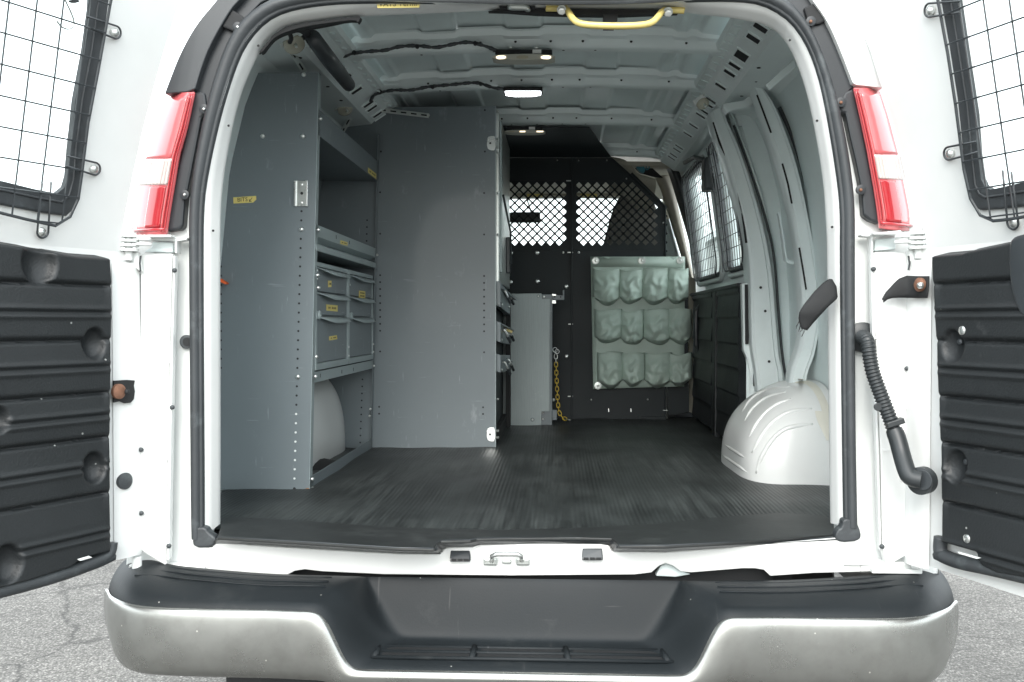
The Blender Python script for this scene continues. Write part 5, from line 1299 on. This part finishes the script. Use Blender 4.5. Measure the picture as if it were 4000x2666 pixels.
def mesh_screen(poly, x0, parent):
    PXh, PYh = 34.65, 34.26; y0 = 725.0; mb = MB(); K = PYh/PXh
    cw = [(b[0]-a[0], b[1]-a[1]) for a, b in zip(poly, poly[1:]+poly[:1])]
    def inside(x, y, m=0):
        for (ax, ay), (dx, dy) in zip(poly, cw):
            L_ = math.hypot(dx, dy)
            if ((dx)*(y-ay)-(dy)*(x-ax))/L_ < m: return False
        return True
    for sg in (1, -1):
        for k in range(-60, 60):
            p = (x0+PXh/2+k*PXh, y0); d = (1, sg*K)
            r = clipseg(p, d, poly)
            if not r: continue
            a = U(p[0]+d[0]*r[0], p[1]+d[1]*r[0], YP+.004); b = U(p[0]+d[0]*r[1], p[1]+d[1]*r[1], YP+.004)
            if (b-a).length < .01: continue
            dd = (b-a).normalized(); sd_ = dd.cross(Vector((0, 1, 0))); mb.obox((a+b)/2, (b-a)/2, Vector((0, .003 if sg > 0 else .0028, 0)), sd_*.0040)
    for j in range(-4, 30):
        for i in range(-12, 24):
            x = x0+i*PXh+(PXh/2 if j % 2 else 0); y = y0+j*PYh/2
            cs = [(x-PXh/2, y), (x, y-PYh/2), (x+PXh/2, y), (x, y+PYh/2)]
            ins = [inside(cx_, cy_, -1.5) for cx_, cy_ in cs]
            if all(ins):
                for cx_, cy_ in cs[:2]: mb.disc(U(cx_, cy_, YP+.0005), (0, -1, 0), .0068, .0016, 8)
            elif inside(x, y, -PXh*.52) or any(ins):
                mb.prism([U(cx_, cy_, YP+.0025) for cx_, cy_ in cs], (0, .005, 0))
    return lab(mb.build('mesh_screen', 'part', parent), 'punched diamond mesh window')
mesh_screen(GL, 2201.5-34.65*6, lp); mesh_screen(GR, 2262.0, rp_)
# sloping upper filler under the roof
MB().add([U(1930, 496, 2.03), U(2302, 500, 2.03), U(2388, 617, YP-.002), U(1930, 617, YP-.002)], [(0, 1, 2, 3)]).build('upper_filler', 'part', pt, solid=.004)
for (x, y, r, m) in ((1995, 989, .0105, 'zinc'), (2098, 988, .0105, 'zinc'), (1994, 1103, .0105, 'zinc'), (2099, 1100, .0105, 'zinc'), (2212, 1120, .010, 'zinc'), (2213, 1393, .010, 'zinc'), (2162, 1563, .009, 'zinc'),
                   (2200, 987, .006, 'paper'), (2235, 987, .005, 'zinc'), (2261, 987, .006, 'paper'), (2177, 627, .004, 'zinc'), (2260, 628, .004, 'zinc'), (2370, 627, .004, 'zinc'), (2447, 699, .004, 'zinc'),
                   (2309, 1562, .005, 'zinc'), (2530, 1561, .005, 'zinc'), (2232, 707, .004, 'galv'), (2234, 1267, .005, 'zinc'), (2235, 1549, .005, 'zinc'), (2605, 1604, .005, 'zinc'), (2590, 872, .004, 'zinc')):
    b_ = MB().disc(U(x, y, YP-.001), (0, -1, 0), r, .003, 14, .003).build('bolt', m, pt, smooth=True, auto=50)
    if r > .0085: MB().disc(U(x, y, YP-.0065), (0, -1, 0), r*.45, .001, 8).build('bolt_socket', 'galv', b_)
for (x, y) in ((2230, 1267), (2228, 1549), (2226, 987), (2600, 1604), (2222, 707)): MB().tube([U(x-10, y, YP-.006), U(x+8, y, YP-.006)], .003, 6).build('latch_bolt', 'galv', pt)
dk = MB()
for (x, y) in ((2157, 1120), (2158, 1290), (2213, 1289), (2252, 1119), (2270, 1208), (2252, 1289), (2307, 1289), (2253, 1391), (2307, 1391), (2300, 1629), (2388, 1629), (2485, 1628), (2567, 989), (2252, 1563)): dk.disc(U(x, y, YP-.0006), (0, -1, 0), .0042, .0005, 10)
dk.build('panel_holes', 'black', pt)
for x in (2377, 2464): MB().tube([U(x, 1596, YP-.002), U(x+1, 1610, YP-.004)], .002, 6).build('small_hook', 'zinc', pt)
MB().prism(UL([(2500, 1628), (2600, 1628), (2604, 1646), (2500, 1646)], YP-.01), (0, .02, 0)).build('floor_foot', 'part', pt, bevel=.001)
plate('lower_wing', [(2602, 1512), (2692, 1505), (2692, 1612), (2602, 1625)], 2.80, .02, 'part', pt, .001)
MB().tube([U(2602, 1510, 2.79), U(2603, 1640, 2.79)], .006, 8).build('wing_post', 'galv', pt)

# ------------------------------------------------------------------ pocket organiser
po = thing('pocket_organizer', 'sage green vinyl organizer with twelve pockets hanging on the partition', 'organizer', (.6, 2.72, 1.2))
YO = 2.735
n = 20; rows = []
for i in range(n+1):
    t = i/n; L_ = (lerp(2307, 2317, t), lerp(1004, 1520, t)); R2 = (lerp(2676, 2672, t), lerp(1003, 1510, t))
    rows.append([U(lerp(L_[0], R2[0], j/16), lerp(L_[1], R2[1], j/16), YO+.002*math.sin(j*1.7+i*.9)) for j in range(17)])
MB().grid(rows).build('backing_sheet', 'cloth', po, smooth=True, solid=.003)
MB().grid([[U(2307, 1004, YO-.003), U(2490, 1006, YO-.005), U(2676, 1003, YO-.003)], [U(2312, 1044, YO-.006), U(2490, 1042, YO-.008), U(2668, 1046, YO-.006)]]).build('top_hem', 'cloth', po, smooth=True, solid=.003)
def vn(x, y, s):  # cheap smooth noise
    return math.sin(x*1.7+s*2.1+1.3*math.sin(y*2.3+s))*math.cos(y*1.9-s*1.3+1.1*math.sin(x*2.9+s*.7))
def pocket(x0, x1, y0, y1, sd):
    NX, NY = 34, 34; rows = []
    rnd = random.Random(sd); f1, f2, f3 = rnd.uniform(0, 9), rnd.uniform(0, 9), rnd.uniform(.7, 1.3)
    for i in range(NY+1):
        t = i/NY; row = []
        pinch = sstep(.76, 1.0, t)
        for j in range(NX+1):
            s_ = j/NX
            xs_ = lerp(x0-4+pinch*(x1-x0)*.12, x1+4-pinch*(x1-x0)*.11, s_)
            yy = lerp(y0, y1, t)
            yy += (5*math.sin(math.pi*s_)*(1-t)*rnd.choice([1]) )+(1-t)*8*math.sin(s_*3.1+f1*.6)*math.sin(math.pi*s_)
            yy -= 20*pinch*(abs(s_-.5)*2)**2.0; yy += 4*math.sin(s_*5+f2)*pinch
            prof = (math.sin(math.pi*min(1, max(0, s_))))**.38
            d = (.030+.036*sstep(0, .55, t))*prof*(1-.93*sstep(.86, 1.0, t)**1.5)
            wr = .009*vn(s_*4+f1, t*5+f2, f3)*prof*sstep(.05, .4, t)*(1-sstep(.93, 1, t))
            # diagonal folds towards the lower corners
            fo_ = .006*math.sin((s_*(1.4 if sd % 2 else -1.6)+t*1.1)*8+f1)*prof*sstep(.3, .9, t)*(1-sstep(.93, 1, t))
            row.append(U(xs_, yy, YO-.004-max(0, d+wr+fo_)))
        rows.append(row)
    o = MB().grid(rows).build('pocket', 'cloth', po, smooth=True, solid=.0018)
    MB().tube([r+Vector((0, -.001, 0)) for r in rows[0][1:-1]], .0022, 5).build('pocket_hem', 'cloth', o, smooth=True)
rowsP = [([(2318, 2421), (2421, 2510), (2511, 2610), (2609, 2686)], 1049, 1190), ([(2326, 2427), (2427, 2511), (2515, 2618), (2611, 2698)], 1209, 1349), ([(2336, 2430), (2431, 2516), (2521, 2622), (2612, 2700)], 1378, 1513)]
sd_ = 3
for xs_, y0, y1 in rowsP:
    for k, (a, b) in enumerate(xs_): pocket(a, b, y0+rnd_ if 0 else y0+(3 if k == 1 else 0), y1+random.randint(-5, 4), sd_); sd_ += 1
for (x, y) in ((2327, 1019), (2508, 1019), (2658, 1018), (2336, 1508)):
    o = MB().disc(U(x, y, YO-.008), (0, -1, 0), .019, .002, 24, .001).build('fixing_washer', 'galv', po, bevel=.0005)
    MB().disc(U(x, y, YO-.011), (0, -1, 0), .006, .003, 10, .003).build('washer_bolt', 'zinc', o)

# ------------------------------------------------------------------ low locker with grey board + chain
lk = thing('low_locker', 'low locker faced with a scratched grey board standing before the partition', 'locker', (-.08, 2.55, .70))
YL = 2.44
fr = plate('locker_frame', [(1958, 1151), (2157, 1151), (2157, 1668), (1958, 1668)], YL+.012, .20, 'shelf', lk, .002)
bo = plate('face_board', [(1968, 1148), (2115, 1147), (2116, 1169), (2148, 1169), (2147, 1608), (2115, 1609), (2114, 1663), (1960, 1663)], YL, .010, 'brushed', lk, .001)
lab(bo, 'notched brushed grey face board')
MB().box((X3-.002, 2.35, .705), (-.155, 2.43, 1.34)).build('side_strip', 'black', lk)
for (x, y, r) in ((2103, 1158, .008), (2080, 1640, .010)):
    MB().disc(U(x, y, YL-.001), (0, -1, 0), r, .001, 14).build('dent_mark', 'shelf', bo)
    MB().disc(U(x, y, YL-.002), (0, -1, 0), r*.5, .002, 8, .001).build('bolt', 'galv', bo)
for (x, y) in ((2125, 1160), (2121, 1613), (2121, 1638)): MB().disc(U(x, y, YL+.011), (0, -1, 0), .005, .003, 10, .003).build('bolt', 'zinc', lk)
arm = MB().prism(UL([(2157, 1153), (2198, 1154), (2198, 1134), (2204, 1134), (2204, 1172), (2157, 1173)], YL+.04), (0, .03, 0)).build('latch_arm', 'shelf', lk, bevel=.002)
for (x, y) in ((2167, 1160), (2190, 1161)): MB().disc(U(x, y, YL+.039), (0, -1, 0), .004, .001, 8).build('arm_hole', 'black', arm)
MB().prism(UL([(2157, 1149), (2172, 1151), (2172, 1156), (2157, 1156)], YL+.035), (0, .02, 0)).build('arm_bolt', 'zinc', arm)
MB().prism(UL([(2157, 1174), (2170, 1174), (2172, 1186), (2157, 1186)], YL+.035), (0, .02, 0)).build('arm_bolt', 'zinc', arm)
plate('floor_bracket', [(2157, 1602), (2176, 1604), (2174, 1642), (2157, 1642)], YL+.03, .02, 'shelf', lk, .001)
cn = thing('chain', 'thin yellow chain hanging from a clip beside the grey board', 'chain', U(2175, 1500, 2.5))
MB().ring(U(2176, 1374, 2.48), (.2, -1, .1), .010, .0018, 18, 6).build('clip_ring', 'zinc', cn, smooth=True)
MB().ring(U(2168, 1368, 2.48), (.6, -1, .3), .012, .0016, 18, 6).build('clip_ring', 'zinc', cn, smooth=True)
cpath = resample(chaikin([U(2171, 1385, 2.49), U(2172, 1420, 2.49), U(2175, 1500, 2.49), U(2180, 1590, 2.49), U(2186, 1620, 2.49), U(2200, 1636, 2.48), U(2226, 1641, 2.46)], 2), 19)
def link(a, b, flip):
    d = (b-a); L_ = d.length*.66; d.normalize(); side = Vector((0, 1, 0)) if flip else d.cross(Vector((0, 1, 0))).normalized()
    c = (a+b)/2; r = .0075; q = []
    for k in range(8): an = -math.pi/2+math.pi*k/7; q.append(c+d*(L_-r+r*math.cos(an))+side*r*math.sin(an))
    for k in range(8): an = math.pi/2+math.pi*k/7; q.append(c+d*(-(L_-r)+r*math.cos(an))+side*r*math.sin(an))
    q.append(q[0]); return MB().tube(q, .0019, 6, cap=False)
for i in range(18):
    o = link(cpath[i], cpath[i+1], i % 2 == 1).build('link', 'zinc' if i < 2 or i == 17 else 'chainy', cn, smooth=True)

# blue gloves stowed on the cab shelf
gv = MB()
gv.prism(UL(chaikin([(2480, 640), (2505, 635), (2522, 660), (2516, 678), (2495, 668)], 2, True), 2.90), (0, .03, 0))
gv.tube(chaikin([U(2512, 650, 2.89), U(2520, 640, 2.89), U(2526, 650, 2.89), U(2522, 665, 2.89), U(2534, 662, 2.89), U(2537, 650, 2.89), U(2530, 640, 2.89)], 2), .003, 6)
tag(gv.build('work_glove', 'blue', None, bevel=.004), 'crumpled teal glove tucked into the overhead nook beside the partition', 'glove')

# ================================================================== roof fittings
def px_box(name, x0, x1, y0, y1, Y, th, m, parent, bevel=.002, **k): return plate(name, [(x0, y0), (x1, y0), (x1, y1), (x0, y1)], Y, th, m, parent, bevel, **k)
l1 = thing('cargo_lamp', 'taupe lamp bar with warm bulbs on the rearmost roof bow', 'lamp', U(2045, 212, .80), 'lamps on the roof bows')
px_box('lamp_body', 1934, 2157, 193, 212, .795, .05, 'black', l1, .003)
MB().prism(UL(chaikin([(1922, 211), (2168, 210), (2168, 234), (1922, 234)], 2, True), .785), (0, .06, 0)).build('lamp_trim', 'taupe', l1, bevel=.002)
for a, b, m in ((1938, 1976, 'lampw'), (2018, 2064, 'lampoff'), (2113, 2152, 'lampw')): MB().prism(UL(chaikin([(a, 218), (b, 217), (b, 231), (a, 231)], 1, True), .7838), (0, .004, 0)).build('lamp_lens', m, l1)
lb = px_box('lamp_label', 2080, 2114, 194, 210, .7942, .001, 'paper', l1, 0)
for x in (1995, 2095): MB().disc(U(x, 187, .80), (0, -.3, -1), .006, .003, 10, .002).build('lamp_screw', 'zinc', l1)
l2 = thing('led_lamp', 'bright white lit led bar on the second roof bow', 'lamp', U(2043, 355, 1.28), 'lamps on the roof bows')
px_box('lamp_body', 1966, 2119, 339, 354, 1.262, .07, 'black', l2, .003)
MB().prism(UL(chaikin([(1972, 352), (2113, 351), (2111, 371), (1975, 372)], 1, True), 1.275), (0, .03, 0)).build('lamp_lens', 'led', l2, bevel=.002)
l3 = thing('cargo_lamp', 'taupe lamp bar with small warm bulbs on the third roof bow by the partition', 'lamp', U(2050, 508, 1.93), 'lamps on the roof bows')
px_box('lamp_body', 1980, 2120, 495, 509, 1.93, .04, 'black', l3, .002)
MB().prism(UL(chaikin([(1970, 508), (2130, 508), (2130, 521), (1970, 521)], 2, True), 1.925), (0, .05, 0)).build('lamp_trim', 'taupe', l3, bevel=.001)
for a, b, m in ((2030, 2052, 'lampw'), (1990, 2010, 'lampoff'), (2096, 2122, 'lampw')): px_box('lamp_lens', a, b, 512, 517, 1.924, .002, m, l3, 0)
px_box('lamp_label', 2066, 2090, 496, 507, 1.9292, .0006, 'paper', l3, 0)
def loom(pts, Y, r, label, ties):
    P = resample(chaikin([U(x, y, Y) for x, y in pts], 2), 90)
    rr = [r*(1+.18*math.sin(i*.9)+.12*math.sin(i*2.3)) for i in range(90)]
    o = tag(MB().tube(P, rr, 8).build('wiring_loom', 'bplas_s', None, smooth=True), label, 'cable', 'black cable looms under the roof')
    for (x, y) in ties: MB().disc(U(x, y, Y-.006), (0, -1, 0), .007, .008, 8, .002).build('loom_clip', 'black', o)
loom([(1290, 245), (1306, 233), (1383, 207), (1446, 201), (1510, 198), (1555, 182), (1638, 178), (1702, 189), (1765, 174), (1829, 163), (1893, 179), (1944, 200)], .80, .0055, 'black taped cable drooping along the rearmost roof bow', [(1385, 208), (1630, 184), (1857, 172)])
loom([(1448, 400), (1452, 382), (1472, 364), (1542, 351), (1606, 355), (1676, 338), (1765, 332), (1855, 322), (1890, 330), (1925, 345), (1969, 348)], 1.285, .0058, 'black taped cable drooping along the second roof bow', [(1486, 360), (1690, 342), (1878, 330)])
# yellow grab handle
gh = thing('grab_handle', 'bright yellow bent grab handle bolted inside the rear header', 'handle', U(2400, 60, .02))
GP = chaikin([U(2133, 33, .03), U(2200, 33, .03), U(2214, 36, .025), U(2238, 78, .0), U(2268, 96, -.01), U(2340, 101, -.015), U(2420, 103, -.015), U(2500, 100, -.015), U(2545, 92, -.01), U(2568, 70, .0), U(2590, 40, .025), U(2610, 40, .03), U(2672, 42, .03)], 2)
MB().tube(GP, .0076, 12).build('handle_bar', 'yellow', gh, smooth=True)
for (x, y) in ((2194, 42), (2609, 50)):
    o = MB().disc(U(x, y, .012), (0, -.8, -.5), .008, .010, 6, .001).build('handle_bolt', 'zinc', gh)
    MB().disc(U(x, y-4, .018), (0, -.8, -.5), .011, .004, 14).build('bolt_washer', 'galv', o)
for (a, b) in ((2131, 2205), (2595, 2676)): px_box('handle_foot', a, b, 28, 40, .026, .006, 'yellow', gh, .001)
bt = tag(MB().prism(UL([(2355, 56), (2413, 58), (2412, 84), (2399, 88), (2398, 119), (2355, 119)], .035), (0, .004, 0)).build('black_tape', 'tape', None, bevel=.001), 'strip of black tape hanging behind the yellow grab handle', 'tape')
lt_ = lab(MB().tube([U(1986, 30, .02), U(2000, 27, .015), U(2050, 28, .015), U(2062, 36, .02), U(2068, 40, .03)], [.006, .0085, .0085, .007, .004], 10).build('latch_loop', 'galv', V, smooth=True), 'shiny latch striker in the rear header')
px_box('latch_plate', 1950, 2090, 20, 30, .02, .02, 'black', V, .002)
# VATS sticker on the flange
st = MB().prism(UL([(1472, 12), (1640, 12), (1638, 30), (1474, 32)], -.0022), (0, .0012, 0)).build('sticker', 'sticker', V)
text_obj('sticker_text', 'VATS Termi', 'ink', st, U(1554, 16, -.0030), (1, 0, 0), (0, 0, 1), .0175)

for o in bpy.data.objects:
    b = o.name.split('.')[0]
    if o.type == 'MESH' and b in ('flange_notches', 'panel_holes', 'bow_holes', 'drain_holes', 'flange_holes', 'post_dimples', 'frayed_threads', 'sticker_print', 'sticker_text', 'brace_slots', 'mesh_screen', 'wire_guard', 'lens_ribs', 'tread_pocket', 'slot_rim', 'tread_lines', 'sticker_arrow', 'corner_cable', 'step_tread', 'work_glove') and o.parent is not None:
        o['kind'] = 'stuff'
